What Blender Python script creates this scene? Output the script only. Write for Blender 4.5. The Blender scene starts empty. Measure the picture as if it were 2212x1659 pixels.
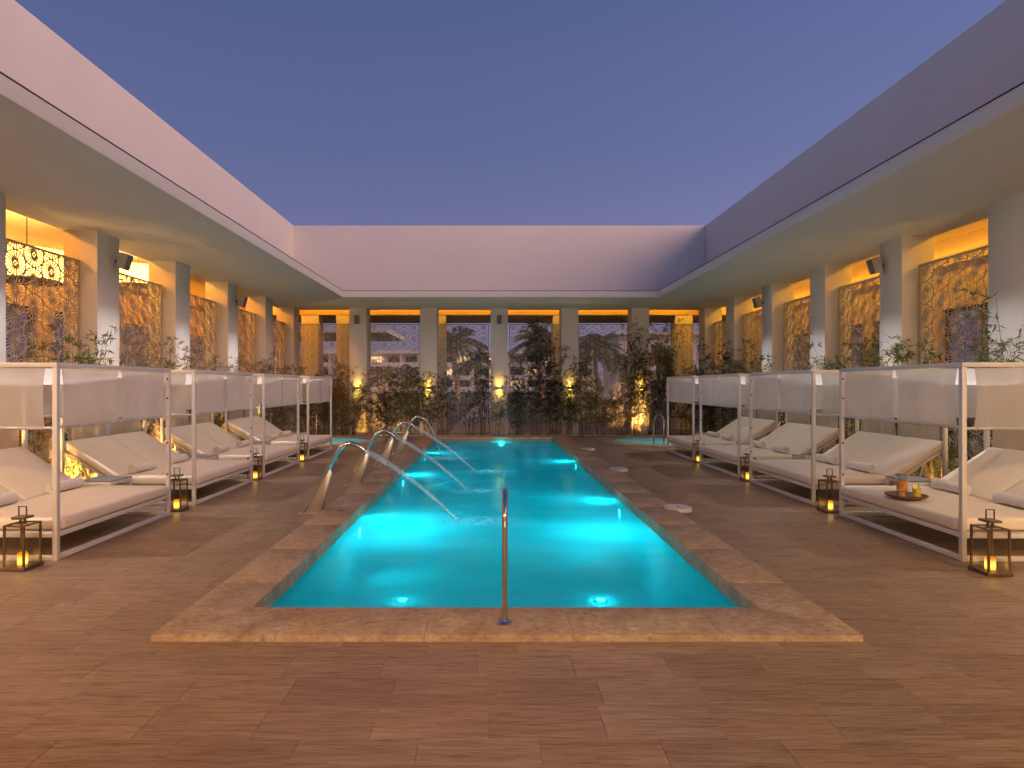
import bpy, bmesh, math, random
from mathutils import Vector, Matrix
import numpy as np

random.seed(7)
rng = np.random.default_rng(11)
S = bpy.context.scene
COL = S.collection
PI = math.pi
R = math.radians

# ------------------------------------------------------------------ camera
H = 1.75                       # eye height
F = 1227.0                     # focal length in px of a 2212 px wide frame
VX, VY = 1062.0, 833.0         # vanishing point in that frame
cam_d = bpy.data.cameras.new('camera')
cam_d.sensor_fit = 'HORIZONTAL'; cam_d.sensor_width = 36.0
cam_d.lens = 36.0 * F / 2212.0
cam_d.shift_x = (1106 - VX) / 2212.0
cam_d.shift_y = (VY - 829.5) / 2212.0
cam_d.clip_start = 0.05; cam_d.clip_end = 2000
cam = bpy.data.objects.new('camera', cam_d); COL.objects.link(cam)
cam.location = (0, 0, H); cam.rotation_euler = (PI / 2, 0, 0)
S.camera = cam

# ------------------------------------------------------------------ sky and afterglow
SUN_AZ = R(124)                # clockwise from +Y: off to the right, a little behind the camera
SUN_EL = R(15)
world = bpy.data.worlds.new('World'); S.world = world; world.use_nodes = True
wn = world.node_tree; wn.nodes.clear()
def wnode(t, **kw):
    n = wn.nodes.new(t)
    for k, v in kw.items(): setattr(n, k, v)
    return n
w_out = wnode('ShaderNodeOutputWorld')
w_bg = wnode('ShaderNodeBackground')
w_sky = wnode('ShaderNodeTexSky', sky_type='NISHITA')
w_sky.sun_disc = False; w_sky.sun_elevation = R(0.5); w_sky.sun_rotation = SUN_AZ
w_sky.air_density = 1.0; w_sky.dust_density = 1.0; w_sky.ozone_density = 4.0
# dusk: the blue of the Nishita sky plus the violet band that lies low all round after sunset
w_tc = wnode('ShaderNodeTexCoord')
w_sep = wnode('ShaderNodeSeparateXYZ')
w_ramp = wnode('ShaderNodeValToRGB')
w_mix = wnode('ShaderNodeMix', data_type='RGBA', blend_type='ADD')
w_mix.inputs[0].default_value = 1.0
w_scale = wnode('ShaderNodeMix', data_type='RGBA', blend_type='MULTIPLY')
w_scale.inputs[0].default_value = 1.0
w_scale.inputs[7].default_value = (0.10, 0.10, 0.10, 1)
cr = w_ramp.color_ramp
cr.elements[0].position = 0.0; cr.elements[0].color = (0.260, 0.205, 0.330, 1)
cr.elements[1].position = 1.0; cr.elements[1].color = (0.055, 0.075, 0.180, 1)
for p, c in ((0.20, (0.203, 0.188, 0.352)), (0.36, (0.138, 0.150, 0.302)), (0.56, (0.094, 0.121, 0.266))):
    e = cr.elements.new(p); e.color = (*c, 1)
wl = wn.links
wl.new(w_tc.outputs['Generated'], w_sep.inputs[0])
wl.new(w_sep.outputs['Z'], w_ramp.inputs[0])
wl.new(w_sky.outputs[0], w_scale.inputs[6])
wl.new(w_ramp.outputs[0], w_mix.inputs[6])
wl.new(w_scale.outputs[2], w_mix.inputs[7])
# the sky is brighter towards the afterglow and darker opposite it
w_dot = wnode('ShaderNodeVectorMath', operation='DOT_PRODUCT')
w_dot.inputs[1].default_value = (math.sin(SUN_AZ), math.cos(SUN_AZ), 0)
w_rng = wnode('ShaderNodeMapRange'); w_rng.interpolation_type = 'SMOOTHSTEP'
for i_, v_ in ((1, -1.0), (2, 1.0), (3, 0.80), (4, 1.30)): w_rng.inputs[i_].default_value = v_
w_mul = wnode('ShaderNodeVectorMath', operation='SCALE')
wl.new(w_tc.outputs['Generated'], w_dot.inputs[0]); wl.new(w_dot.outputs['Value'], w_rng.inputs[0])
wl.new(w_mix.outputs[2], w_mul.inputs[0]); wl.new(w_rng.outputs[0], w_mul.inputs['Scale'])
wl.new(w_mul.outputs[0], w_bg.inputs[0])
w_bg.inputs[1].default_value = 1.0
wl.new(w_bg.outputs[0], w_out.inputs[0])

sun_d = bpy.data.lights.new('afterglow', 'SUN')
sun_d.energy = 2.8; sun_d.angle = R(58); sun_d.color = (1.0, 0.54, 0.33)
sun = bpy.data.objects.new('afterglow', sun_d); COL.objects.link(sun)
sd = Vector((math.sin(SUN_AZ) * math.cos(SUN_EL), math.cos(SUN_AZ) * math.cos(SUN_EL), math.sin(SUN_EL)))
sun.rotation_euler = sd.to_track_quat('Z', 'Y').to_euler()

S.view_settings.view_transform = 'Standard'; S.view_settings.look = 'None'
S.view_settings.exposure = 0.0; S.view_settings.gamma = 1.0
S.view_settings.use_curve_mapping = False
S.render.engine = 'CYCLES'
cy = S.cycles
cy.use_denoising = True
cy.max_bounces = 10; cy.diffuse_bounces = 4; cy.glossy_bounces = 4; cy.transparent_max_bounces = 24
cy.transmission_bounces = 8; cy.sample_clamp_indirect = 4.0; cy.sample_clamp_direct = 0.0
cy.caustics_reflective = False; cy.caustics_refractive = False
cy.use_light_tree = True

# ------------------------------------------------------------------ helpers
def P(px, py, z=0.0):
    """a point of the photograph on the level z"""
    y = F * (H - z) / (py - VY)
    return Vector(((px - VX) / F * y, y, z))

def tag(o, label=None, cat=None, group=None, kind=None):
    if label: o['label'] = label
    if cat: o['category'] = cat
    if group: o['group'] = group
    if kind: o['kind'] = kind
    return o

def empty(name, loc=(0, 0, 0), rz=0.0):
    o = bpy.data.objects.new(name, None); COL.objects.link(o)
    o.empty_display_size = 0.1
    o.location = loc; o.rotation_euler = (0, 0, rz)
    return o

def link(name, me, parent=None, loc=None, rot=None):
    o = bpy.data.objects.new(name, me); COL.objects.link(o)
    if parent is not None: o.parent = parent
    if loc is not None: o.location = loc
    if rot is not None: o.rotation_euler = rot
    return o

def copy_tree(o, parent=None):
    c = o.copy(); COL.objects.link(c); c.parent = parent
    for ch in list(o.children): copy_tree(ch, c)
    return c

class MB:
    """collects shapes and links them as one mesh object"""
    def __init__(s): s.v = []; s.f = []
    def add(s, verts, faces):
        n = len(s.v); s.v += [tuple(p) for p in verts]
        s.f += [tuple(i + n for i in f) for f in faces]
        return s
    def box(s, x0, x1, y0, y1, z0, z1):
        if x0 > x1: x0, x1 = x1, x0
        if y0 > y1: y0, y1 = y1, y0
        v = [(x0,y0,z0),(x1,y0,z0),(x1,y1,z0),(x0,y1,z0),(x0,y0,z1),(x1,y0,z1),(x1,y1,z1),(x0,y1,z1)]
        return s.add(v, [(0,3,2,1),(4,5,6,7),(0,1,5,4),(1,2,6,5),(2,3,7,6),(3,0,4,7)])
    def tube(s, pts, r, n=8, caps=True):
        pts = [Vector(p) for p in pts]; m = len(pts)
        rs = r if isinstance(r, (list, tuple)) else [r] * m
        t0 = (pts[1] - pts[0]).normalized()
        up = Vector((0, 0, 1)) if abs(t0.z) < 0.9 else Vector((1, 0, 0))
        a = t0.cross(up).normalized(); b = t0.cross(a).normalized()
        verts = []; prev = t0
        for i in range(m):
            t = (pts[min(i + 1, m - 1)] - pts[max(i - 1, 0)]).normalized()
            q = prev.rotation_difference(t); a = q @ a; b = q @ b; prev = t
            for k in range(n):
                w = 2 * PI * k / n
                verts.append(pts[i] + (a * math.cos(w) + b * math.sin(w)) * rs[i])
        faces = [(i * n + k, i * n + (k + 1) % n, (i + 1) * n + (k + 1) % n, (i + 1) * n + k) for i in range(m - 1) for k in range(n)]
        if caps: faces += [tuple(range(n - 1, -1, -1)), tuple((m - 1) * n + k for k in range(n))]
        return s.add(verts, faces)
    def lathe(s, prof, n=24, c=(0, 0, 0), sx=1.0, sy=1.0):
        verts = []; faces = []
        for (r, z) in prof:
            for k in range(n):
                w = 2 * PI * k / n
                verts.append((c[0] + r * math.cos(w) * sx, c[1] + r * math.sin(w) * sy, c[2] + z))
        m = len(prof)
        for i in range(m - 1):
            for k in range(n):
                faces.append((i*n+k, i*n+(k+1) % n, (i+1)*n+(k+1) % n, (i+1)*n+k))
        if prof[0][0] > 1e-5: faces.append(tuple(range(n - 1, -1, -1)))
        if prof[-1][0] > 1e-5: faces.append(tuple((m-1)*n+k for k in range(n)))
        return s.add(verts, faces)
    def xf(s, M):
        s.v = [tuple(M @ Vector(p)) for p in s.v]; return s
    def mesh(s, name, mat, smooth=False, bevel=0.0, seg=2, fix=True, angle=35):
        me = bpy.data.meshes.new(name)
        me.from_pydata(s.v, [], s.f)
        if fix or bevel:
            bm = bmesh.new(); bm.from_mesh(me)
            bmesh.ops.remove_doubles(bm, verts=bm.verts, dist=1e-6)
            bmesh.ops.recalc_face_normals(bm, faces=bm.faces)
            if bevel:
                es = [e for e in bm.edges if len(e.link_faces) == 2 and e.calc_face_angle(0) > 0.6]
                bmesh.ops.bevel(bm, geom=es, offset=bevel, segments=seg, profile=0.5, affect='EDGES', clamp_overlap=True)
            bm.to_mesh(me); bm.free()
        if mat is not None: me.materials.append(mat)
        if smooth or (bevel and seg > 1):
            me.polygons.foreach_set('use_smooth', [True] * len(me.polygons))
            try: me.set_sharp_from_angle(angle=R(angle))
            except Exception: pass
        me.update()
        return me
    def build(s, name, mat, parent=None, loc=None, rot=None, **kw):
        return link(name, s.mesh(name, mat, **kw), parent, loc, rot)

def bx(x0, x1, y0, y1, z0, z1): return MB().box(x0, x1, y0, y1, z0, z1)

def bez(p0, p1, p2, p3, n=16):
    out = []
    for i in range(n + 1):
        t = i / n; u = 1 - t
        out.append(Vector(p0)*u**3 + Vector(p1)*3*u*u*t + Vector(p2)*3*u*t*t + Vector(p3)*t**3)
    return out

# ------------------------------------------------------------------ materials
def new_mat(name):
    m = bpy.data.materials.new(name); m.use_nodes = True
    nt = m.node_tree; nt.nodes.clear()
    out = nt.nodes.new('ShaderNodeOutputMaterial')
    return m, nt, out

def principled(nt, base=(0.8, 0.8, 0.8), rough=0.5, metal=0.0, spec=0.5):
    b = nt.nodes.new('ShaderNodeBsdfPrincipled')
    b.inputs['Base Color'].default_value = (*base, 1)
    b.inputs['Roughness'].default_value = rough
    b.inputs['Metallic'].default_value = metal
    b.inputs['Specular IOR Level'].default_value = spec
    return b

def tex_noise(nt, scale, detail=4, rough=0.55, vec=None, stretch=None):
    n = nt.nodes.new('ShaderNodeTexNoise')
    n.inputs['Scale'].default_value = scale; n.inputs['Detail'].default_value = detail; n.inputs['Roughness'].default_value = rough
    if vec is None:
        g = nt.nodes.new('ShaderNodeNewGeometry'); vec = g.outputs['Position']
    if stretch:
        mp = nt.nodes.new('ShaderNodeMapping'); mp.inputs['Scale'].default_value = stretch
        nt.links.new(vec, mp.inputs['Vector']); vec = mp.outputs[0]
    nt.links.new(vec, n.inputs['Vector'])
    return n

def ramp(nt, src, stops):
    r = nt.nodes.new('ShaderNodeValToRGB'); c = r.color_ramp
    c.elements[0].position = stops[0][0]; c.elements[0].color = (*stops[0][1], 1)
    c.elements[1].position = stops[-1][0]; c.elements[1].color = (*stops[-1][1], 1)
    for p, col in stops[1:-1]:
        e = c.elements.new(p); e.color = (*col, 1)
    nt.links.new(src, r.inputs[0]); return r

def bump(nt, bsdf, src, strength=0.2, dist=0.01):
    b = nt.nodes.new('ShaderNodeBump'); b.inputs['Strength'].default_value = strength; b.inputs['Distance'].default_value = dist
    nt.links.new(src, b.inputs['Height']); nt.links.new(b.outputs[0], bsdf.inputs['Normal']); return b

def mixc(nt, a, b, fac, blend='MIX'):
    m = nt.nodes.new('ShaderNodeMix'); m.data_type = 'RGBA'; m.blend_type = blend
    for i, s in ((0, fac), (6, a), (7, b)):
        if isinstance(s, (int, float)): m.inputs[i].default_value = s
        elif isinstance(s, tuple): m.inputs[i].default_value = (*s, 1)
        else: nt.links.new(s, m.inputs[i])
    return m.outputs[2]

def simple(name, base, rough=0.5, metal=0.0, var=0.12, scale=6.0, bumpk=0.0, bscale=60.0, spec=0.5, stretch=None):
    m, nt, out = new_mat(name)
    b = principled(nt, base, rough, metal, spec)
    n = tex_noise(nt, scale, 5, stretch=stretch)
    lo = tuple(c * (1 - var) for c in base); hi = tuple(min(1, c * (1 + var)) for c in base)
    r = ramp(nt, n.outputs['Fac'], [(0.3, lo), (0.7, hi)])
    nt.links.new(r.outputs[0], b.inputs['Base Color'])
    if bumpk:
        bn = tex_noise(nt, bscale, 3); bump(nt, b, bn.outputs['Fac'], bumpk, 0.01)
    nt.links.new(b.outputs[0], out.inputs[0]); return m

def emit(name, col, strength):
    m, nt, out = new_mat(name)
    e = nt.nodes.new('ShaderNodeEmission'); e.inputs[0].default_value = (*col, 1); e.inputs[1].default_value = strength
    nt.links.new(e.outputs[0], out.inputs[0]); return m

def sheer(name, base, transp, transl, weave=420.0):
    m, nt, out = new_mat(name)
    d = nt.nodes.new('ShaderNodeBsdfDiffuse'); t = nt.nodes.new('ShaderNodeBsdfTranslucent'); tr = nt.nodes.new('ShaderNodeBsdfTransparent')
    n = tex_noise(nt, 3.0, 4); n2 = tex_noise(nt, 40.0, 2, stretch=(1, 1, 9))
    c = ramp(nt, n.outputs['Fac'], [(0.3, tuple(x * .9 for x in base)), (0.7, base)])
    c2 = mixc(nt, c.outputs[0], n2.outputs['Fac'], 0.12, 'MULTIPLY')
    nt.links.new(c2, d.inputs[0]); nt.links.new(c2, t.inputs[0])
    m1 = nt.nodes.new('ShaderNodeMixShader'); m1.inputs[0].default_value = transl
    nt.links.new(d.outputs[0], m1.inputs[1]); nt.links.new(t.outputs[0], m1.inputs[2])
    m2 = nt.nodes.new('ShaderNodeMixShader'); m2.inputs[0].default_value = transp
    nt.links.new(m1.outputs[0], m2.inputs[1]); nt.links.new(tr.outputs[0], m2.inputs[2])
    nt.links.new(m2.outputs[0], out.inputs[0]); return m

def glassy(name, tint=(1, 1, 1), rough=0.0, ior=1.45, gloss_tint=(1, 1, 1)):
    """thin glass: mostly see-through, mirror by the Fresnel law"""
    m, nt, out = new_mat(name)
    tr = nt.nodes.new('ShaderNodeBsdfTransparent'); tr.inputs[0].default_value = (*tint, 1)
    g = nt.nodes.new('ShaderNodeBsdfGlossy'); g.inputs['Roughness'].default_value = rough; g.inputs[0].default_value = (*gloss_tint, 1)
    fr = nt.nodes.new('ShaderNodeFresnel')
    geo = nt.nodes.new('ShaderNodeNewGeometry')      # the same reflectance from either face of a thin sheet
    bf = nt.nodes.new('ShaderNodeMix'); bf.data_type = 'FLOAT'
    bf.inputs[2].default_value = ior; bf.inputs[3].default_value = 1.0 / ior
    nt.links.new(geo.outputs['Backfacing'], bf.inputs[0]); nt.links.new(bf.outputs[0], fr.inputs[0])
    mx = nt.nodes.new('ShaderNodeMixShader')
    nt.links.new(fr.outputs[0], mx.inputs[0]); nt.links.new(tr.outputs[0], mx.inputs[1]); nt.links.new(g.outputs[0], mx.inputs[2])
    nt.links.new(mx.outputs[0], out.inputs[0])
    return m, nt, g, fr

M = {}
def make_plaster(name, base, streak=0.05):
    m, nt, out = new_mat(name); b = principled(nt, base, 0.85, 0, 0.2)
    n1 = tex_noise(nt, 0.7, 6, 0.6); n2 = tex_noise(nt, 5.0, 4, 0.6, stretch=(1, 1, 0.12)); n3 = tex_noise(nt, 90.0, 3)
    c1 = ramp(nt, n1.outputs['Fac'], [(0.3, tuple(x * .94 for x in base)), (0.7, base)])
    c2 = ramp(nt, n2.outputs['Fac'], [(0.35, (1 - streak * 2,) * 3), (0.65, (1, 1, 1))])
    c = mixc(nt, c1.outputs[0], c2.outputs[0], 1.0, 'MULTIPLY')
    n4 = tex_noise(nt, 3.2, 5, 0.65, stretch=(1, 1, 0.05))
    n5 = tex_noise(nt, 0.35, 3, 0.5)
    c4 = ramp(nt, n4.outputs['Fac'], [(0.60, (1, 1, 1)), (0.72, (0.90, 0.89, 0.88))])
    k5 = ramp(nt, n5.outputs['Fac'], [(0.45, (0, 0, 0)), (0.65, (0.8, 0.8, 0.8))])
    c = mixc(nt, c, mixc(nt, c, c4.outputs[0], 1.0, 'MULTIPLY'), k5.outputs[0])
    nt.links.new(c, b.inputs['Base Color']); bump(nt, b, n3.outputs['Fac'], 0.12, 0.006)
    nt.links.new(b.outputs[0], out.inputs[0]); return m
M['plaster'] = make_plaster('white_plaster', (0.72, 0.71, 0.69), 0.006)
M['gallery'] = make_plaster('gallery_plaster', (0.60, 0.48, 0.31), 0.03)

def make_travertine_tile():
    m, nt, out = new_mat('travertine_tile'); b = principled(nt, (0.4, 0.3, 0.2), 0.34, 0, 0.5)
    at = nt.nodes.new('ShaderNodeAttribute'); at.attribute_name = 'tile_random'
    g = nt.nodes.new('ShaderNodeNewGeometry')
    off = nt.nodes.new('ShaderNodeVectorMath'); off.operation = 'SCALE'; off.inputs[0].default_value = (13.0, 37.0, 5.0)
    nt.links.new(at.outputs['Fac'], off.inputs['Scale'])
    ad = nt.nodes.new('ShaderNodeVectorMath'); ad.operation = 'ADD'
    nt.links.new(g.outputs['Position'], ad.inputs[0]); nt.links.new(off.outputs[0], ad.inputs[1])
    v = ad.outputs[0]
    n1 = tex_noise(nt, 7.0, 8, 0.66, vec=v, stretch=(0.30, 4.2, 1))
    n2 = tex_noise(nt, 30.0, 5, 0.7, vec=v, stretch=(0.16, 3.0, 1))
    n3 = tex_noise(nt, 1.6, 4, 0.6, vec=v, stretch=(0.6, 1.6, 1))
    c1 = ramp(nt, n1.outputs['Fac'], [(0.24, (0.163, 0.104, 0.058)), (0.44, (0.296, 0.203, 0.122)), (0.60, (0.357, 0.254, 0.158)), (0.80, (0.471, 0.354, 0.231))])
    c2 = ramp(nt, n2.outputs['Fac'], [(0.32, (0.50, 0.46, 0.43)), (0.50, (1, 1, 1)), (0.72, (1.28, 1.27, 1.26))])
    c3 = ramp(nt, n3.outputs['Fac'], [(0.35, (0.85, 0.80, 0.78)), (0.65, (1.0, 1.0, 1.0))])
    c = mixc(nt, c1.outputs[0], c2.outputs[0], 1.0, 'MULTIPLY'); c = mixc(nt, c, c3.outputs[0], 1.0, 'MULTIPLY')
    ct = ramp(nt, at.outputs['Fac'], [(0.0, (0.84, 0.80, 0.77)), (0.3, (1.0, 0.97, 0.93)), (0.7, (0.94, 0.95, 0.97)), (1.0, (1.10, 1.08, 1.06))])
    c = mixc(nt, c, ct.outputs[0], 1.0, 'MULTIPLY')
    nt.links.new(c, b.inputs['Base Color'])
    rr = ramp(nt, n2.outputs['Fac'], [(0.3, (0.48,) * 3), (0.7, (0.22,) * 3)])
    nt.links.new(rr.outputs[0], b.inputs['Roughness'])
    bump(nt, b, n2.outputs['Fac'], 0.10, 0.004)
    nt.links.new(b.outputs[0], out.inputs[0]); return m
M['tile'] = make_travertine_tile()

def make_coping():
    m, nt, out = new_mat('travertine_coping'); b = principled(nt, (0.5, 0.4, 0.3), 0.55, 0, 0.4)
    n1 = tex_noise(nt, 4.5, 9, 0.74); n2 = tex_noise(nt, 26.0, 6, 0.7, stretch=(0.6, 1.0, 1.0)); n3 = tex_noise(nt, 1.1, 4, 0.6)
    mu = nt.nodes.new('ShaderNodeTexVoronoi'); mu.feature = 'DISTANCE_TO_EDGE'; mu.inputs['Scale'].default_value = 9.0
    g = nt.nodes.new('ShaderNodeNewGeometry'); mp = nt.nodes.new('ShaderNodeMapping'); mp.inputs['Scale'].default_value = (0.7, 1.2, 1)
    wv = nt.nodes.new('ShaderNodeVectorMath'); wv.operation = 'ADD'
    wn_ = tex_noise(nt, 5.0, 4)
    nt.links.new(g.outputs['Position'], mp.inputs[0]); nt.links.new(mp.outputs[0], wv.inputs[0]); nt.links.new(wn_.outputs['Color'], wv.inputs[1])
    nt.links.new(wv.outputs[0], mu.inputs['Vector'])
    c1 = ramp(nt, n1.outputs['Fac'], [(0.25, (0.288, 0.201, 0.125)), (0.45, (0.440, 0.328, 0.217)), (0.62, (0.528, 0.419, 0.293)), (0.80, (0.608, 0.521, 0.410))])
    c2 = ramp(nt, n2.outputs['Fac'], [(0.28, (0.34, 0.27, 0.21)), (0.42, (0.86, 0.83, 0.80)), (0.56, (1, 1, 1)), (0.72, (1.35, 1.38, 1.42))])
    c3 = ramp(nt, n3.outputs['Fac'], [(0.35, (0.86, 0.82, 0.78)), (0.65, (1, 1, 1))])
    c4 = ramp(nt, mu.outputs['Distance'], [(0.0, (0.62, 0.54, 0.47)), (0.03, (1, 1, 1))])
    c = mixc(nt, c1.outputs[0], c2.outputs[0], 1.0, 'MULTIPLY'); c = mixc(nt, c, c3.outputs[0], 1.0, 'MULTIPLY'); c = mixc(nt, c, c4.outputs[0], 0.55, 'MULTIPLY')
    nt.links.new(c, b.inputs['Base Color']); bump(nt, b, n2.outputs['Fac'], 0.25, 0.006)
    nt.links.new(b.outputs[0], out.inputs[0]); return m
M['coping'] = make_coping()
M['grout'] = simple('grout', (0.23, 0.155, 0.105), 0.9)
M['white_metal'] = simple('white_powder_coat', (0.72, 0.70, 0.67), 0.42, 0, 0.04, 3.0)
M['mattress'] = simple('cream_outdoor_fabric', (0.83, 0.74, 0.60), 0.9, 0, 0.04, 2.5, 0.25, 320.0, 0.2)
M['towel'] = simple('white_terry', (0.82, 0.79, 0.76), 0.95, 0, 0.05, 30.0, 0.6, 160.0, 0.1)
M['curtain'] = sheer('sheer_curtain', (0.86, 0.85, 0.83), 0.22, 0.55)
M['canopy'] = sheer('canopy_cloth', (0.92, 0.90, 0.87), 0.14, 0.82)
M['knob'] = simple('dark_fitting', (0.03, 0.03, 0.03), 0.4)
M['slat'] = simple('grey_slat', (0.16, 0.155, 0.15), 0.6, 0, 0.15, 12.0, 0.2, 80)
M['bronze'] = simple('bronze_metal', (0.20, 0.145, 0.085), 0.42, 0.65, 0.2, 10.0)
M['steel'] = simple('polished_steel', (0.60, 0.57, 0.54), 0.12, 1.0, 0.04, 8.0)
M['brushed'] = simple('brushed_steel', (0.55, 0.52, 0.49), 0.30, 1.0, 0.10, 20.0, stretch=(1, 1, 6))
M['screen'] = simple('screen_metal', (0.42, 0.40, 0.36), 0.5, 0, 0.06, 4.0)
M['speaker'] = simple('speaker_grey', (0.34, 0.34, 0.33), 0.6)
M['glass'] = glassy('lantern_glass', (0.96, 0.95, 0.93), 0.02)[0]
M['clear'] = glassy('clear_glass', (0.95, 0.97, 0.97), 0.01)[0]
M['pane'] = glassy('window_glass', (0.55, 0.58, 0.62), 0.02, 1.6)[0]
M['shell'] = simple('aqua_pool_plaster', (0.26, 0.86, 0.90), 0.7, 0, 0.10, 1.2)
M['wood'] = simple('walnut', (0.16, 0.065, 0.030), 0.42, 0, 0.3, 9.0, 0.1, 60, stretch=(1, 6, 1))
M['gravel'] = simple('white_pebble', (0.56, 0.52, 0.47), 0.8, 0, 0.35, 23.0)
M['soil'] = simple('planting_soil', (0.10, 0.065, 0.045), 0.95, 0, 0.3, 14.0, 0.5, 40)
M['lawn'] = simple('lawn', (0.035, 0.065, 0.020), 0.95, 0, 0.35, 1.2, 0.5, 60)
M['path'] = simple('pink_concrete', (0.58, 0.47, 0.43), 0.8, 0, 0.12, 1.5)
M['gfloor'] = simple('gallery_paving', (0.085, 0.065, 0.052), 0.6, 0, 0.12, 1.5)
M['drain'] = simple('drain_metal', (0.24, 0.19, 0.15), 0.4, 0.6)
M['disc'] = simple('pale_stone_disc', (0.62, 0.58, 0.54), 0.6, 0, 0.15, 9.0)
M['darkwood'] = simple('dark_door_wood', (0.055, 0.032, 0.020), 0.5, 0, 0.3, 5, stretch=(6, 6, 0.5))
M['led'] = emit('amber_led', (1.0, 0.52, 0.09), 12.0)
M['fill_left'] = emit('amber_fill_left', (1.0, 0.33, 0.028), 76.0)
M['fill_right'] = emit('amber_fill_right', (1.0, 0.44, 0.035), 44.0)
M['led_back'] = emit('amber_led_back', (1.0, 0.43, 0.02), 24.0)
M['lens_cyan'] = emit('pool_lens', (0.35, 1.0, 1.0), 40.0)
M['lens_tub'] = emit('tub_lens', (0.25, 1.0, 1.0), 5.0)
M['lens_amber'] = emit('sconce_lens', (1.0, 0.62, 0.10), 26.0)
M['lens_orange'] = emit('uplight_lens', (1.0, 0.60, 0.20), 60.0)
M['lens_white'] = emit('white_uplight_lens', (1.0, 0.93, 0.88), 6.0)
M['win_lit'] = emit('lit_window', (1.0, 0.62, 0.30), 1.6)

def make_water(name, tint, bscale, bstr, rough, milk=0.0, milk_col=(0.35, 0.95, 1.0)):
    m, nt, g, fr = glassy(name, tint, rough, 1.26, (0.36, 0.80, 1.0))
    n1 = tex_noise(nt, bscale, 3, 0.5, stretch=(0.55, 1.25, 1)); n2 = tex_noise(nt, bscale * 6, 2, 0.5, stretch=(0.5, 1.3, 1))
    mx = nt.nodes.new('ShaderNodeMath'); mx.operation = 'MULTIPLY_ADD'; mx.inputs[1].default_value = 0.12
    nt.links.new(n2.outputs['Fac'], mx.inputs[0]); nt.links.new(n1.outputs['Fac'], mx.inputs[2])
    b = nt.nodes.new('ShaderNodeBump'); b.inputs['Strength'].default_value = bstr; b.inputs['Distance'].default_value = 0.05
    nt.links.new(mx.outputs[0], b.inputs['Height'])
    nt.links.new(b.outputs[0], g.inputs['Normal']); nt.links.new(b.outputs[0], fr.inputs['Normal'])
    if milk:                                         # stirred, slightly cloudy water passes light on diffusely
        ts = nt.nodes.new('ShaderNodeBsdfTranslucent'); ts.inputs[0].default_value = (*milk_col, 1)
        tr = [n for n in nt.nodes if n.type == 'BSDF_TRANSPARENT'][0]
        mxs = [n for n in nt.nodes if n.type == 'MIX_SHADER'][0]
        m2 = nt.nodes.new('ShaderNodeMixShader')
        n3 = tex_noise(nt, 1.1, 4, 0.55, stretch=(0.5, 1.3, 1))
        rr = ramp(nt, n3.outputs['Fac'], [(0.35, (milk * .85,) * 3), (0.65, (milk * 1.15,) * 3)])
        nt.links.new(rr.outputs[0], m2.inputs[0]); nt.links.new(tr.outputs[0], m2.inputs[1]); nt.links.new(ts.outputs[0], m2.inputs[2])
        nt.links.new(m2.outputs[0], mxs.inputs[1])
    return m
M['water'] = make_water('pool_water', (0.06, 0.92, 1.0), 1.2, 0.12, 0.14, 0.72, (0.03, 0.86, 1.0))
M['tub_water'] = make_water('tub_water', (0.70, 0.98, 1.0), 3.0, 0.35, 0.05)

def make_jet(name='jet_water', lo=0.58, hi=0.86):
    m, nt, out = new_mat(name)
    d = nt.nodes.new('ShaderNodeBsdfTranslucent'); d.inputs[0].default_value = (0.80, 0.95, 1.0, 1)
    d2 = nt.nodes.new('ShaderNodeBsdfDiffuse'); d2.inputs[0].default_value = (0.80, 0.95, 1.0, 1)
    g = nt.nodes.new('ShaderNodeBsdfGlossy'); g.inputs['Roughness'].default_value = 0.15
    tr = nt.nodes.new('ShaderNodeBsdfTransparent')
    a = nt.nodes.new('ShaderNodeMixShader'); a.inputs[0].default_value = 0.5
    b = nt.nodes.new('ShaderNodeMixShader'); b.inputs[0].default_value = 0.18
    c = nt.nodes.new('ShaderNodeMixShader')
    n = tex_noise(nt, 14.0, 3, stretch=(0.6, 3, 0.6))
    rr = ramp(nt, n.outputs['Fac'], [(0.3, (lo,) * 3), (0.7, (hi,) * 3)])
    nt.links.new(d.outputs[0], a.inputs[1]); nt.links.new(d2.outputs[0], a.inputs[2])
    nt.links.new(a.outputs[0], b.inputs[1]); nt.links.new(g.outputs[0], b.inputs[2])
    nt.links.new(rr.outputs[0], c.inputs[0]); nt.links.new(b.outputs[0], c.inputs[1]); nt.links.new(tr.outputs[0], c.inputs[2])
    nt.links.new(c.outputs[0], out.inputs[0]); return m
M['jet'] = make_jet('jet_water', 0.66, 0.90)
M['drop'] = make_jet('droplet', 0.10, 0.25)
M['mist'] = make_jet('jet_mist', 0.70, 0.92)

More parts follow.
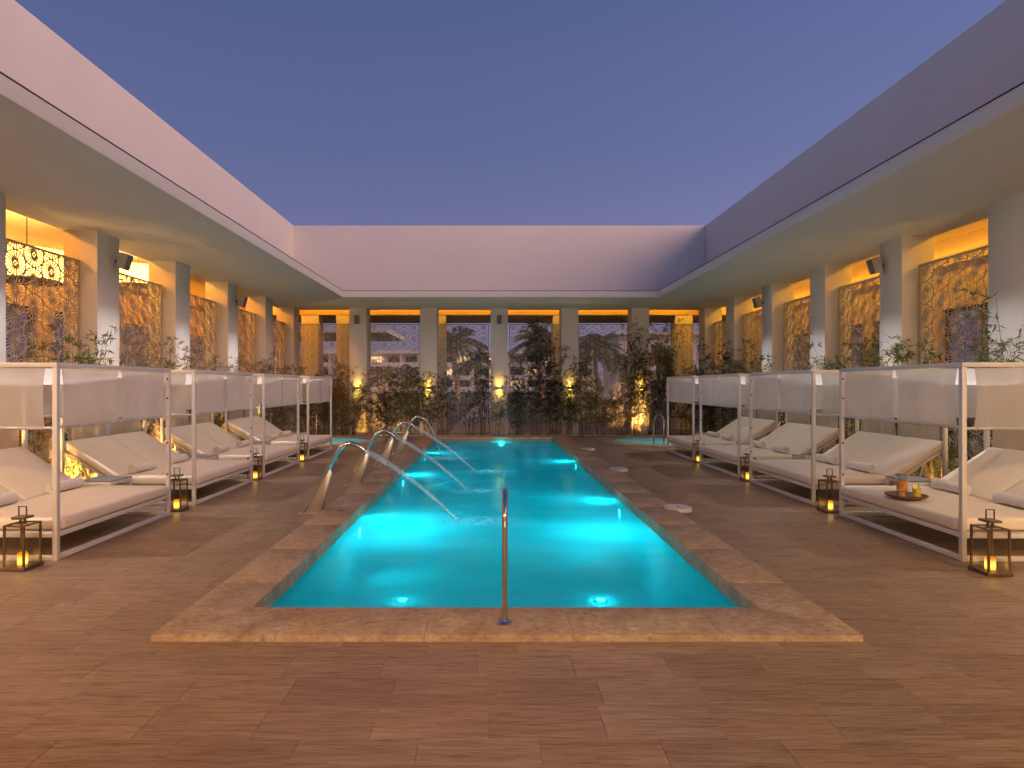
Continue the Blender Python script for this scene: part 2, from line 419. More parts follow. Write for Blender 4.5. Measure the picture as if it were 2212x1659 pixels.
def make_foam():
    """churned water where a jet lands, thinning out from its middle"""
    m, nt, out = new_mat('churned_water')
    tc = nt.nodes.new('ShaderNodeTexCoord')
    ln = nt.nodes.new('ShaderNodeVectorMath'); ln.operation = 'LENGTH'
    mp = nt.nodes.new('ShaderNodeMapping'); mp.inputs['Scale'].default_value = (1, 1, 0)
    nt.links.new(tc.outputs['Object'], mp.inputs[0]); nt.links.new(mp.outputs[0], ln.inputs[0])
    n = tex_noise(nt, 7.0, 5, 0.6)
    r1 = ramp(nt, ln.outputs['Value'], [(0.0, (0.80,) * 3), (0.45, (0.36,) * 3), (1.0, (0.0,) * 3)])
    r2 = ramp(nt, n.outputs['Fac'], [(0.35, (0.2,) * 3), (0.65, (1.0,) * 3)])
    a = mixc(nt, r1.outputs[0], r2.outputs[0], 1.0, 'MULTIPLY')
    d = nt.nodes.new('ShaderNodeBsdfTranslucent'); d.inputs[0].default_value = (0.72, 0.97, 1.0, 1)
    tr = nt.nodes.new('ShaderNodeBsdfTransparent')
    df = nt.nodes.new('ShaderNodeBsdfDiffuse'); df.inputs[0].default_value = (0.22, 0.70, 0.80, 1)
    ad = nt.nodes.new('ShaderNodeAddShader'); nt.links.new(d.outputs[0], ad.inputs[0]); nt.links.new(df.outputs[0], ad.inputs[1])
    mx = nt.nodes.new('ShaderNodeMixShader')
    nt.links.new(a, mx.inputs[0]); nt.links.new(tr.outputs[0], mx.inputs[1]); nt.links.new(ad.outputs[0], mx.inputs[2])
    nt.links.new(mx.outputs[0], out.inputs[0]); return m
M['foam'] = make_foam()

def make_candle():
    m, nt, out = new_mat('glowing_candle')
    e = nt.nodes.new('ShaderNodeEmission')
    tc = nt.nodes.new('ShaderNodeTexCoord'); sp = nt.nodes.new('ShaderNodeSeparateXYZ')
    nt.links.new(tc.outputs['Generated'], sp.inputs[0])
    r = ramp(nt, sp.outputs['Z'], [(0.0, (1.0, 0.42, 0.03)), (0.35, (1.0, 0.60, 0.10)), (0.75, (1.0, 0.42, 0.03)), (1.0, (0.8, 0.22, 0.01))])
    s = ramp(nt, sp.outputs['Z'], [(0.0, (0.55,) * 3), (0.35, (1,) * 3), (1.0, (0.3,) * 3)])
    ms = nt.nodes.new('ShaderNodeMath'); ms.operation = 'MULTIPLY'; ms.inputs[1].default_value = 3.4
    nt.links.new(s.outputs[0], ms.inputs[0]); nt.links.new(ms.outputs[0], e.inputs[1]); nt.links.new(r.outputs[0], e.inputs[0])
    nt.links.new(e.outputs[0], out.inputs[0]); return m
M['candle'] = make_candle()

def make_shade():
    m, nt, out = new_mat('pleated_lampshade')
    d = nt.nodes.new('ShaderNodeBsdfTranslucent'); d.inputs[0].default_value = (0.9, 0.72, 0.40, 1)
    e = nt.nodes.new('ShaderNodeEmission'); e.inputs[0].default_value = (1.0, 0.60, 0.14, 1); e.inputs[1].default_value = 2.6
    a = nt.nodes.new('ShaderNodeAddShader')
    nt.links.new(d.outputs[0], a.inputs[0]); nt.links.new(e.outputs[0], a.inputs[1]); nt.links.new(a.outputs[0], out.inputs[0]); return m
M['shade'] = make_shade()

def leafmat(name, stops, transl=0.35):
    m, nt, out = new_mat(name)
    at = nt.nodes.new('ShaderNodeAttribute'); at.attribute_name = 'leaf_random'
    r = ramp(nt, at.outputs['Fac'], stops)
    b = principled(nt, (0.1, 0.1, 0.1), 0.55, 0, 0.35); nt.links.new(r.outputs[0], b.inputs['Base Color'])
    t = nt.nodes.new('ShaderNodeBsdfTranslucent'); nt.links.new(r.outputs[0], t.inputs[0])
    mx = nt.nodes.new('ShaderNodeMixShader'); mx.inputs[0].default_value = transl
    nt.links.new(b.outputs[0], mx.inputs[1]); nt.links.new(t.outputs[0], mx.inputs[2]); nt.links.new(mx.outputs[0], out.inputs[0]); return m
M['leaf'] = leafmat('bamboo_leaf', [(0.0, (0.055, 0.100, 0.022)), (0.5, (0.085, 0.130, 0.030)), (0.8, (0.13, 0.135, 0.042)), (1.0, (0.24, 0.150, 0.065))])
M['leaf_dry'] = leafmat('dry_bamboo_leaf', [(0.0, (0.060, 0.080, 0.022)), (0.35, (0.12, 0.105, 0.040)), (0.75, (0.26, 0.165, 0.085)), (1.0, (0.36, 0.23, 0.13))])
M['leaf_dark'] = leafmat('shaded_bamboo_leaf', [(0.0, (0.016, 0.022, 0.008)), (0.6, (0.030, 0.036, 0.014)), (1.0, (0.070, 0.050, 0.024))], 0.25)  # leaf copy with shade put into its colour, so clumps read as silhouettes
M['frond'] = leafmat('palm_frond', [(0.0, (0.030, 0.045, 0.018)), (1.0, (0.060, 0.080, 0.032))], 0.2)
M['culm'] = simple('bamboo_culm', (0.16, 0.115, 0.055), 0.5, 0, 0.3, 5.0)
M['trunk'] = simple('palm_bark', (0.15, 0.115, 0.085), 0.9, 0, 0.35, 9.0, 0.5, 25)
M['far_white'] = make_plaster('hotel_render', (0.80, 0.76, 0.74), 0.01)
M['far_dark'] = simple('hotel_opening', (0.05, 0.048, 0.05), 0.4)

# ------------------------------------------------------------------ main measures
ZS = 4.53                      # soffit
ZF = 4.73                      # top of the overhang
ZP = 7.46                      # top of the parapets
ZC = 5.10                      # gallery ceilings
CW = 0.61                      # column width
XL, XR, YB = -7.06, 7.62, 20.25          # faces of the colonnades
OVH = 2.38                     # overhang
XLI, XRI, YBI = XL + OVH, XR - OVH, YB - OVH
YR = -3.6                      # colonnade behind the camera
GL, GR, GB = -10.4, 10.6, 26.0           # far sides of the galleries
WZ = -0.094                    # pool water level
POOL = (-1.84, 2.05, 4.37, 18.85)        # inner faces of the coping
CO = 0.49                      # coping width
CZ = 0.046

# ------------------------------------------------------------------ deck
TW, TD = 0.592, 0.2965
tubs = [(-5.25, 17.95), (5.22, 17.95)]
TUB_R, TUB_RI = 1.88, 1.36
def deck_spans(y0, y1):
    ym = (y0 + y1) / 2
    lo, hi = XL + 0.35, XR - 0.45
    if ym > 4.0: pass
    cuts = []
    if y0 > 3.95 and y1 < 19.25: cuts.append((POOL[0] - 0.25, POOL[1] + 0.25))
    for cx, cyy in tubs:
        d = abs(ym - cyy)
        if d < 1.6:
            h = math.sqrt(1.64 ** 2 - d * d); cuts.append((cx - h, cx + h))
    spans = [(lo, hi)]
    for a, b in cuts:
        ns = []
        for p, q in spans:
            if b <= p or a >= q: ns.append((p, q)); continue
            if a > p: ns.append((p, a))
            if b < q: ns.append((b, q))
        spans = ns
    return spans

deck_mb = MB(); tiles = []
ky = math.floor((-3.0 - 3.70) / TD)
yrow = 3.70 + ky * TD
row = 0
while yrow < 19.42:
    y0, y1 = yrow, yrow + TD
    offs = random.random() * TW
    for (a, b) in deck_spans(y0, y1):
        deck_mb.box(a, b, y0, y1, -0.30, -0.009)
        k0 = math.floor((a - offs) / TW)
        x = offs + k0 * TW
        while x < b:
            xa, xb = max(x, a), min(x + TW, b)
            if xb - xa > 0.03: tiles.append((xa, xb, y0, y1))
            x += TW
    yrow += TD; row += 1
deck = deck_mb.build('deck', M['grout'], fix=False)
tag(deck, 'brown veined travertine pool deck', None, kind='structure')
def tile_mesh(group):
    v = []; f = []; rv = []
    G = 0.0008; C = 0.0009
    for (xa, xb, y0, y1) in group:
        zt = random.uniform(-0.0008, 0.0008); rr = random.random()
        n = len(v)
        xa2, xb2, ya2, yb2 = xa + G, xb - G, y0 + G, y1 - G
        v += [(xa2,ya2,-0.02),(xb2,ya2,-0.02),(xb2,yb2,-0.02),(xa2,yb2,-0.02),
              (xa2,ya2,zt-C),(xb2,ya2,zt-C),(xb2,yb2,zt-C),(xa2,yb2,zt-C),
              (xa2+C,ya2+C,zt),(xb2-C,ya2+C,zt),(xb2-C,yb2-C,zt),(xa2+C,yb2-C,zt)]
        f += [(n+8,n+9,n+10,n+11)]
        for q in range(4):
            q2 = (q + 1) % 4
            f += [(n+q, n+q2, n+4+q2, n+4+q), (n+4+q, n+4+q2, n+8+q2, n+8+q)]
        rv += [rr] * 12
    me = bpy.data.meshes.new('tile'); me.from_pydata(v, [], f)
    at = me.attributes.new('tile_random', 'FLOAT', 'POINT'); at.data.foreach_set('value', rv)
    me.materials.append(M['tile']); me.update(); return me
def in_view(t):
    x, y = (t[0] + t[1]) / 2, (t[2] + t[3]) / 2
    if t[3] < 2.55: return False
    px = VX + F * x / y
    return -120 < px < 2330
def apparent(t):
    y = (t[2] + t[3]) / 2
    return (t[1] - t[0]) / y ** 3
seen = sorted([t for t in tiles if in_view(t)], key=apparent, reverse=True)
near_t = seen[:300]; ns = set(near_t)
for t in near_t: link('tile', tile_mesh([t]), deck)
far = link('far_tiles', tile_mesh([t for t in tiles if t not in ns]), deck)
tag(far, kind='stuff')

# ------------------------------------------------------------------ ground around, planting strips
def sheet(name, mat, x0, x1, y0, y1, z, **kw):
    m = MB(); m.add([(x0,y0,z),(x1,y0,z),(x1,y1,z),(x0,y1,z)], [(0,1,2,3)])
    return m.build(name, mat, fix=False, **kw)
lawn = MB()
lawn.add([(-600,20.1,-0.06),(600,20.1,-0.06),(600,1200,-0.06),(-600,1200,-0.06)], [(0,1,2,3)])
lawn.add([(-600,-300,-0.06),(-6.75,-300,-0.06),(-6.75,20.1,-0.06),(-600,20.1,-0.06)], [(0,1,2,3)])
lawn.add([(7.2,-300,-0.06),(600,-300,-0.06),(600,20.1,-0.06),(7.2,20.1,-0.06)], [(0,1,2,3)])
lawn.add([(-6.75,-300,-0.06),(7.2,-300,-0.06),(7.2,-3.1,-0.06),(-6.75,-3.1,-0.06)], [(0,1,2,3)])
tag(lawn.build('ground', M['lawn'], fix=False), 'dark lawn stretching out beyond the lattice screens', kind='structure')
pb = sheet('path', M['path'], -1.62, 0.85, 20.95, 120, -0.04); tag(pb, 'pale concrete garden path leading away from the pool court', kind='structure')
gf = MB()
gf.box(GL, XL - 0.0, -6, 26, -0.05, -0.02); gf.box(XR, GR, -6, 26, -0.05, -0.02)
gf.box(XL, -1.62, 20.9, 26, -0.05, -0.02); gf.box(0.85, XR, 20.9, 26, -0.05, -0.02)
gf.box(GL, GR, -8, YR, -0.05, -0.02)
tag(gf.build('gallery_floor', M['gfloor'], fix=False), 'plain pale floor of the colonnade galleries', kind='structure')
sb = MB(); sb.box(XL, XR, 19.40, 20.9, -0.10, 0.012)
sb.box(XL - 0.02, XL + 0.36, -3.1, 19.40, -0.10, 0.012); sb.box(XR - 0.46, XR + 0.02, -3.1, 19.40, -0.10, 0.012)
tag(sb.build('planting_bed', M['soil'], fix=False), 'narrow planting strip of bare soil along the colonnade', kind='structure')

# white pebbles strewn over the planting strips
def pebbles():
    base = bmesh.new(); bmesh.ops.create_icosphere(base, subdivisions=1, radius=1.0)
    bv = np.array([v.co[:] for v in base.verts]); bf = np.array([[v.index for v in f.verts] for f in base.faces]); base.free()
    V = []; Fc = []; n = 0
    areas = [(-7.0, 7.6, 19.42, 20.2, 2600), (-7.0, -6.72, 9.0, 19.4, 500), (7.2, 7.6, 9.0, 19.4, 600)]
    for (x0, x1, y0, y1, k) in areas:
        for _ in range(k):
            s = rng.uniform(0.012, 0.034) * np.array([1, rng.uniform(.7, 1.2), rng.uniform(.5, .8)])
            a = rng.uniform(0, 6.28); ca, sa = math.cos(a), math.sin(a)
            v = bv * s; v = np.stack([v[:,0]*ca - v[:,1]*sa, v[:,0]*sa + v[:,1]*ca, v[:,2]], 1)
            v += np.array([rng.uniform(x0, x1), rng.uniform(y0, y1), 0.018])
            V.append(v); Fc.append(bf + n); n += len(v)
    me = bpy.data.meshes.new('pebbles'); me.from_pydata(np.concatenate(V).tolist(), [], np.concatenate(Fc).tolist())
    me.materials.append(M['gravel']); o = link('pebbles', me)
    tag(o, 'small pale pebbles strewn under the bamboo', 'pebbles', kind='stuff')
pebbles()

# ------------------------------------------------------------------ pool
x0, x1, y0, y1 = POOL
PD = -0.98
basin = MB()
e = 0.012
bxa, bxb, bya, byb = x0 - e, x1 + e, y0 - e, y1 + e
basin.add([(bxa,bya,PD),(bxb,bya,PD),(bxb,byb,PD),(bxa,byb,PD),(bxa,bya,-0.155),(bxb,bya,-0.155),(bxb,byb,-0.155),(bxa,byb,-0.155)],
          [(0,1,2,3),(0,4,5,1),(1,5,6,2),(2,6,7,3),(3,7,4,0)])
tag(basin.build('pool_basin', M['shell'], fix=False), 'sunken aqua basin of the long lap pool', kind='structure')
# water surface: a fine grid with the low swell the jets raise
def water_grid(name, mat, xa, xb, ya, yb, z, nx, ny, amp):
    xs = np.linspace(xa, xb, nx); ys = np.linspace(ya, yb, ny)
    X, Y = np.meshgrid(xs, ys)
    Z = np.zeros_like(X)
    r2 = np.random.default_rng(3)
    for _ in range(26):
        a = r2.uniform(0, 2 * PI); k = r2.uniform(1.6, 6.0); ph = r2.uniform(0, 6.28)
        Z += np.sin((X * math.cos(a) * 0.7 + Y * math.sin(a) * 1.2) * k + ph) / k
    Z = z + amp * Z / 3
    v = np.stack([X.ravel(), Y.ravel(), Z.ravel()], 1)
    f = [(j*nx+i, j*nx+i+1, (j+1)*nx+i+1, (j+1)*nx+i) for j in range(ny - 1) for i in range(nx - 1)]
    me = bpy.data.meshes.new(name); me.from_pydata(v.tolist(), [], f); me.materials.append(mat)
    me.polygons.foreach_set('use_smooth', [True] * len(me.polygons))
    return link(name, me)
pw = water_grid('pool_water', M['water'], x0 + 0.001, x1 - 0.001, y0 + 0.001, y1 - 0.001, WZ, 60, 200, 0.006)
tag(pw, 'glowing turquoise water filling the lap pool', kind='structure')

# coping slabs
cop = empty('pool_coping', ((x0 + x1) / 2, y0 - CO, 0))
tag(cop, 'raised travertine coping of wide slabs around the lap pool', 'pool edge')
def slab_poly(pts, name='slab'):
    n = len(pts)
    jit = random.uniform(-0.001, 0.001)
    m = MB()
    v = [(p[0], p[1], -0.165) for p in pts] + [(p[0], p[1], CZ + jit) for p in pts]
    f = [tuple(range(n - 1, -1, -1)), tuple(n + i for i in range(n))] + [(i, (i + 1) % n, n + (i + 1) % n, n + i) for i in range(n)]
    m.add(v, f)
    o = m.build(name, M['coping'], None, bevel=0.003, seg=2)
    o.parent = cop; o.matrix_parent_inverse = Matrix.Translation(cop.location).inverted()
    return o
J = 0.0009
ox0, ox1, oy0, oy1 = x0 - CO, x1 + CO, y0 - CO, y1 + CO
def run(a, b, n):
    return [a + (b - a) * i / n for i in range(n + 1)]
# near and far ends, mitred at the corners; joints as seen on the near end
near_j = [ox0] + [P(935.7, 1311.4, CZ).x - 1.03 + i * 1.02 for i in range(4)] + [ox1]
for (ya, yb, joints) in ((oy0, y0, near_j), (y1, oy1, run(ox0, ox1, 5))):
    inner_low = ya < y1 - 0.5 and ya < y0
    for i in range(len(joints) - 1):
        a, b = joints[i] + J, joints[i + 1] - J
        if inner_low:
            pts = [(a, ya), (b, ya), (b if i < len(joints) - 2 else x1 - J, yb), (a if i else x0 + J, yb)]
        else:
            pts = [(a if i else x0 + J, ya), (b if i < len(joints) - 2 else x1 - J, ya), (b, yb), (a, yb)]
        slab_poly(pts)
for side in (0, 1):
    xa, xb = (ox0, x0) if side == 0 else (x1, ox1)
    js = run(oy0, oy1, 15)
    for i in range(15):
        a, b = js[i] + J, js[i + 1] - J
        if i == 0:
            pts = [(xa, a + 2*J), (xb, y0 + J), (xb, b), (xa, b)] if side == 0 else [(xa, y0 + J), (xb, a + 2*J), (xb, b), (xa, b)]
        elif i == 14:
            pts = [(xa, a), (xb, a), (xb, y1 - J), (xa, b - 2*J)] if side == 0 else [(xa, a), (xb, a), (xb, b - 2*J), (xa, y1 - J)]
        else:
            pts = [(xa, a), (xb, a), (xb, b), (xa, b)]
        slab_poly(pts)

# underwater lamps
def lamp_light(name, kind, loc, energy, color, parent=None, size=0.05, rot=None, spot=None, blend=0.5):
    d = bpy.data.lights.new(name, kind); d.energy = energy; d.color = color
    if kind in ('POINT', 'SPOT'): d.shadow_soft_size = size
    if kind == 'SPOT': d.spot_size = spot or R(60); d.spot_blend = blend
    o = bpy.data.objects.new(name, d); COL.objects.link(o); o.location = loc
    if rot is not None: o.rotation_euler = rot
    if parent is not None: o.parent = parent
    return o
def aim(v): return Vector(v).to_track_quat('-Z', 'Y').to_euler()
CY = (0.02, 0.88, 1.0)
def pool_lamp(loc, nrm, label, energy=55, r=0.075):
    t = empty('pool_light', loc)
    tag(t, label, 'pool light', 'underwater pool lights')
    q = Vector(nrm).to_track_quat('Z', 'Y').to_matrix().to_4x4()
    MB().lathe([(r + 0.025, 0.0), (r + 0.025, 0.012), (r + 0.004, 0.018), (r + 0.002, 0.004)], 24).xf(q).build('housing_ring', M['steel'], t, smooth=True)
    MB().lathe([(r, 0.0), (r, 0.008), (0.0, 0.016)], 24).xf(q).build('lens', M['lens_cyan'], t, smooth=True)
    n = Vector(nrm)
    lamp_light('pool_light_beam', 'SPOT', n * 0.05, energy, CY, t, 0.06, aim(n + Vector((0, 0, -0.30)) if abs(n.z) < .5 else n), R(165), 1.0)
    lamp_light('pool_light_glow', 'POINT', n * (0.16 if abs(n.z) < .5 else 0.10), energy * (0.05 if abs(n.z) < .5 else 0.16), CY, t, 0.05)
pool_lamp((x0 - 0.010, 7.91, -0.30), (1, 0, 0), 'bright round lamp in the pool wall nearest the first spout')
pool_lamp((x0 - 0.010, 11.76, -0.28), (1, 0, 0), 'round lamp in the pool wall below the middle spouts')
pool_lamp((x0 - 0.010, 15.6, -0.28), (1, 0, 0), 'round lamp in the pool wall below the farthest spout')
pool_lamp((x1 + 0.010, 9.1, -0.30), (-1, 0, 0), 'round lamp in the right pool wall closer to the camera')
pool_lamp((x1 + 0.010, 13.83, -0.23), (-1, 0, 0), 'round lamp in the right pool wall farther from the camera')
pool_lamp((0.32, y1 + 0.010, -0.19), (0, -1, 0), 'star-bright round lamp in the far end wall of the pool', 60)
pool_lamp((-1.13, 7.2, PD), (0, 0, 1), 'floor lamp left of the chrome handrail in the pool', 46, 0.060)
pool_lamp((1.38, 7.2, PD), (0, 0, 1), 'floor lamp on the handrail\'s right in the pool', 46, 0.060)

# ------------------------------------------------------------------ hot tubs
def tub(cx, cyy, label):
    t = empty('hot_tub', (cx, cyy, 0)); tag(t, label, 'hot tub', 'round hot tubs')
    N = 16
    for i in range(N):
        a0, a1 = 2*PI*i/N + 0.002, 2*PI*(i+1)/N - 0.002
        pts = [(TUB_RI*math.cos(a0 + (a1-a0)*k/4), TUB_RI*math.sin(a0 + (a1-a0)*k/4)) for k in range(5)]
        pts += [(TUB_R*math.cos(a1 + (a0-a1)*k/4), TUB_R*math.sin(a1 + (a0-a1)*k/4)) for k in range(5)]
        n = len(pts)
        MB().add([(p[0], p[1], -0.10) for p in pts] + [(p[0], p[1], 0.035) for p in pts],
                 [tuple(range(n-1, -1, -1)), tuple(n+i2 for i2 in range(n))] + [(i2, (i2+1) % n, n+(i2+1) % n, n+i2) for i2 in range(n)]).build('rim_slab', M['coping'], t, bevel=0.004, seg=1)
    MB().lathe([(0.0, -0.8), (TUB_RI + 0.004, -0.8), (TUB_RI + 0.004, -0.02)], 40).build('basin', M['shell'], t, smooth=True, fix=False)
    MB().lathe([(0.0, -0.17), (TUB_RI, -0.17)], 40).build('water', M['tub_water'], t, fix=False)
    q = Vector((0, 0, 1))
    l = MB().lathe([(0.07, 0.0), (0.07, 0.01), (0.0, 0.014)], 16, (0, 0.0, -0.79)).build('underwater_lamp', M['lens_tub'], t)
    lamp_light('tub_glow', 'POINT', (0, 0, -0.55), 1.0, CY, t, 0.08)
    return t
tub(*tubs[0], 'round hot tub behind the left daybeds, nearly hidden by them')
tub(*tubs[1], 'round hot tub on the right, a chrome rail at its rim')

# ------------------------------------------------------------------ the pavilion round the court
def column(parent, xa, xb, ya, yb, top=ZS + 0.006, name='column'):
    o = bx(xa, xb, ya, yb, -0.05, top).build(name, M['plaster'], parent, bevel=0.008, seg=2)
    return o

left_cols = [YB - 2.52 * k for k in range(0, 9)]           # near faces, from the back corner to the camera and past it
right_cols = [20.30 - 2.437 * k for k in range(0, 9)]
back_x = [-4.77 + 2.52 * k for k in range(5)]

wl_ = empty('left_wing'); tag(wl_, 'white colonnade wing with pink-lit parapet along the left side', 'building')
wr_ = empty('right_wing'); tag(wr_, 'white colonnade wing with grey shaded parapet along the right side', 'building')
wb_ = empty('back_wing'); tag(wb_, 'white colonnade wing closing the far end of the pool court', 'building')
wf_ = empty('entrance_wing'); tag(wf_, 'white colonnade wing behind the viewer with warm lit glass', 'building')
for yy in left_cols: column(wl_, XL - CW, XL, yy, yy + CW)
for yy in right_cols: column(wr_, XR, XR + CW, yy, yy + CW)
for xx in back_x: column(wb_, xx - CW/2, xx + CW/2, YB, YB + CW)
# overhanging roof slabs, mitred in plan so they butt at the corners
def slab(parent, name, poly, za, zb, mat=None, bevel=0.01):
    n = len(poly)
    MB().add([(p[0], p[1], za) for p in poly] + [(p[0], p[1], zb) for p in poly],
             [tuple(range(n-1, -1, -1)), tuple(n+i for i in range(n))] + [(i, (i+1) % n, n+(i+1) % n, n+i) for i in range(n)]).build(name, mat or M['plaster'], parent, bevel=bevel, seg=2)
YF = YR + OVH                                  # edge of the roof behind the camera
q = 0.0004
slab(wl_, 'roof_overhang', [(XL - CW, -4.21), (XLI, YF), (XLI, YBI - q), (XL - CW, YB + CW - q)], ZS, ZF)
slab(wr_, 'roof_overhang', [(XRI, YF), (XR + CW, -4.21), (XR + CW, YB + CW - q), (XRI, YBI - q)], ZS, ZF)
slab(wb_, 'roof_overhang', [(XLI, YBI), (XRI, YBI), (XR + CW, YB + CW), (XL - CW, YB + CW)], ZS, ZF)
slab(wf_, 'roof_overhang', [(XL - CW, -4.212), (XR + CW, -4.212), (XRI, YF - q), (XLI, YF - q)], ZS, ZF)
# parapets set back from the fascia
for (w, a) in ((wl_, (XL - 0.35, XL, YR - .6, YB + 0.35)), (wr_, (XR, XR + 0.35, YR - .6, YB + 0.35)), (wb_, (XL, XR, YB, YB + 0.35)), (wf_, (XL, XR, YR - .35, YR))):
    bx(a[0], a[1], a[2], a[3], ZF - 0.01, ZP).build('parapet', M['plaster'], w, bevel=0.012, seg=2)
# thin dark strips drawing the line along the fascia tops
bx(XLI - 0.02, XLI + 0.006, YF, YBI, ZF, ZF + 0.012).build('fascia_strip', M['knob'], wl_)
bx(XRI - 0.006, XRI + 0.02, YF, YBI, ZF, ZF + 0.012).build('fascia_strip', M['knob'], wr_)
bx(XLI, XRI, YBI - 0.006, YBI + 0.02, ZF, ZF + 0.012).build('fascia_strip', M['knob'], wb_)
# galleries: ceiling, far wall with cove ledge and LED line
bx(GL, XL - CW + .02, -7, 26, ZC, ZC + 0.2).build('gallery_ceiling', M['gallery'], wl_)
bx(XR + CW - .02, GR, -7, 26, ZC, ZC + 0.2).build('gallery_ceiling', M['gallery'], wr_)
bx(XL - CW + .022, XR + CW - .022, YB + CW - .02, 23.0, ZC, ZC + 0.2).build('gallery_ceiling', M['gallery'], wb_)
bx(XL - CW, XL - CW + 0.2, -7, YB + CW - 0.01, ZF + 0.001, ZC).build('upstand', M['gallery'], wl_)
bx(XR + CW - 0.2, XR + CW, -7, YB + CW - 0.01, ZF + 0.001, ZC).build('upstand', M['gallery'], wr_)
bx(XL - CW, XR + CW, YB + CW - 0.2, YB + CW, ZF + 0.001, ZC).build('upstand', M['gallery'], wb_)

def glazed_wall(w, xw, s, bays, zh=3.5):
    """gallery wall with a dark framed glass door in every bay; s points into the gallery"""
    ys = sorted(bays)
    y = -7.0
    t = 0.2
    for yc in ys:
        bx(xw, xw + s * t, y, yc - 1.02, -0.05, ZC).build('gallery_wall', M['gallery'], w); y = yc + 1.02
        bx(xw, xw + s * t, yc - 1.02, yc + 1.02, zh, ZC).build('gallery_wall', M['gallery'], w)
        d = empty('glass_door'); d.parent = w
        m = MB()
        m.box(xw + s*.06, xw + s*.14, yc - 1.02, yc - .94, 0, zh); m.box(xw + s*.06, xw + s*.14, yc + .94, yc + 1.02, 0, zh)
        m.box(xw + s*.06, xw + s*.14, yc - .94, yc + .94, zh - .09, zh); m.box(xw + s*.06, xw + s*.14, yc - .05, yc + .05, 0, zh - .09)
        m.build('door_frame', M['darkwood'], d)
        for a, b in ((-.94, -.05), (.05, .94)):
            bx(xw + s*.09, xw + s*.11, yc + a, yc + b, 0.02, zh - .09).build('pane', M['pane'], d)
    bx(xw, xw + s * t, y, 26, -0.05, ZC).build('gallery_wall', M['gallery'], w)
glazed_wall(wl_, GL, 1, [YB - 2.52 * k - 0.95 for k in range(0, 8)])
glazed_wall(wr_, GR, -1, [20.30 - 2.437 * k - 0.9 for k in range(0, 8)])
for (w, xw, s) in ((wl_, GL + .2, 1), (wr_, GR - .2, -1)):
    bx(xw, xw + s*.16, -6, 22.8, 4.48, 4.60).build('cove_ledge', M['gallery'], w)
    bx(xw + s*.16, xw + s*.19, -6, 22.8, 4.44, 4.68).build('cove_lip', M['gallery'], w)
    bx(xw + s*.05, xw + s*.09, -6, 22.8, 4.605, 4.635).build('cove_light', M['led'], w)
# unseen LED line added along the gallery ceilings to colour walls and columns amber
bx(XL - CW - 1.06, XL - CW - .94, -4, 22.8, ZC - 0.03, ZC - 0.005).build('ceiling_fill_line', M['fill_left'], wl_)
bx(XR + CW + .94, XR + CW + 1.06, -4, 22.8, ZC - 0.03, ZC - 0.005).build('ceiling_fill_line', M['fill_right'], wr_)
# back gallery: second row of columns, lower outer ceiling, lit cove
bx(XL - 3.3, XR + 2.95, 23.0, GB, 4.61, 4.8).build('outer_ceiling', M['gallery'], wb_)
bx(XL - 3.3, XR + 2.95, 23.0, 23.12, 4.8, ZC).build('cove_face', M['gallery'], wb_)
bx(-7.6, 8.1, 22.70, 22.74, 4.945, 4.965).build('cove_light', M['led_back'], wb_)
bx(-7.6, 8.1, 22.66, 22.69, 4.93, 5.06).build('cove_lip', M['gallery'], wb_)
for (a, b) in ((-7.72, -7.02), (-6.30, -5.65), (-2.47, -1.86), (2.49, 3.10), (7.45, 8.15)):
    column(wb_, a, b, 23.02, 23.66, 4.606, 'inner_column')
# wing behind the viewer: columns, gallery wall with tall warm-lit glazing and its cove lights
for xx in [-4.77 + 2.52 * k for k in range(5)]: column(wf_, xx - CW/2, xx + CW/2, YR - CW, YR)
bx(GL, GR, -7.2, -7.0, -0.05, ZC).build('gallery_wall', M['gallery'], wf_)
bx(XL - CW, XR + CW, -7.0, -4.2, ZC, ZC + .2).build('gallery_ceiling', M['gallery'], wf_)
bx(-7.4, 8.0, -6.95, -6.79, 4.4, 4.5).build('cove_ledge', M['gallery'], wf_)
bx(-7.4, 8.0, -6.90, -6.82, 4.51, 4.55).build('cove_light', M['led'], wf_)
M['warm_glass'] = emit('lamplit_glass', (1.0, 0.66, 0.42), 4.0)
for xx in [-6.0 + 2.52 * k for k in range(6)]:
    bx(xx - 0.8, xx + 0.8, -6.99, -6.97, 0.15, 3.1).build('lit_window', M['warm_glass'], wf_)

# unseen end walls added to keep its light out of the side galleries
bx(GL, XL - CW - 0.001, -4.4, -4.25, -0.05, ZC).build('light_block_wall', M['gallery'], wf_)
bx(XR + CW + 0.001, GR, -4.4, -4.25, -0.05, ZC).build('light_block_wall', M['gallery'], wf_)
M['lens_fill'] = emit('eave_fill_lens', (1.0, 0.72, 0.46), 4.0)
for xx, en_ in ((-5.9, 86), (0.15, 66), (6.3, 86)):  # unseen light bars added under its eaves to warm deck and beds
    d_ = empty('eave_fill_bar', (xx, -1.75, ZS)); d_.parent = wf_
    dr = Vector((0, 1, -0.58 if abs(xx) > 1 else -0.75)).normalized()
    q_ = Matrix.Translation((0, 0, -0.16)) @ dr.to_track_quat('Z', 'Y').to_matrix().to_4x4()
    bx(-1.25, 1.25, -0.13, 0.13, -0.05, -0.004).xf(q_).build('housing', M['knob'], d_)
    bx(-1.22, 1.22, -0.12, 0.12, -0.003, 0.0).xf(q_).build('diffuser', M['lens_fill'], d_)
    la = lamp_light('eave_fill_light', 'AREA', Vector((0, 0, -0.16)) + dr * 0.012, en_, (1.0, 0.63, 0.33), d_, 0.05, aim(dr))
    la.data.shape = 'RECTANGLE'; la.data.size = 2.44; la.data.size_y = 0.24; la.data.spread = R(84)

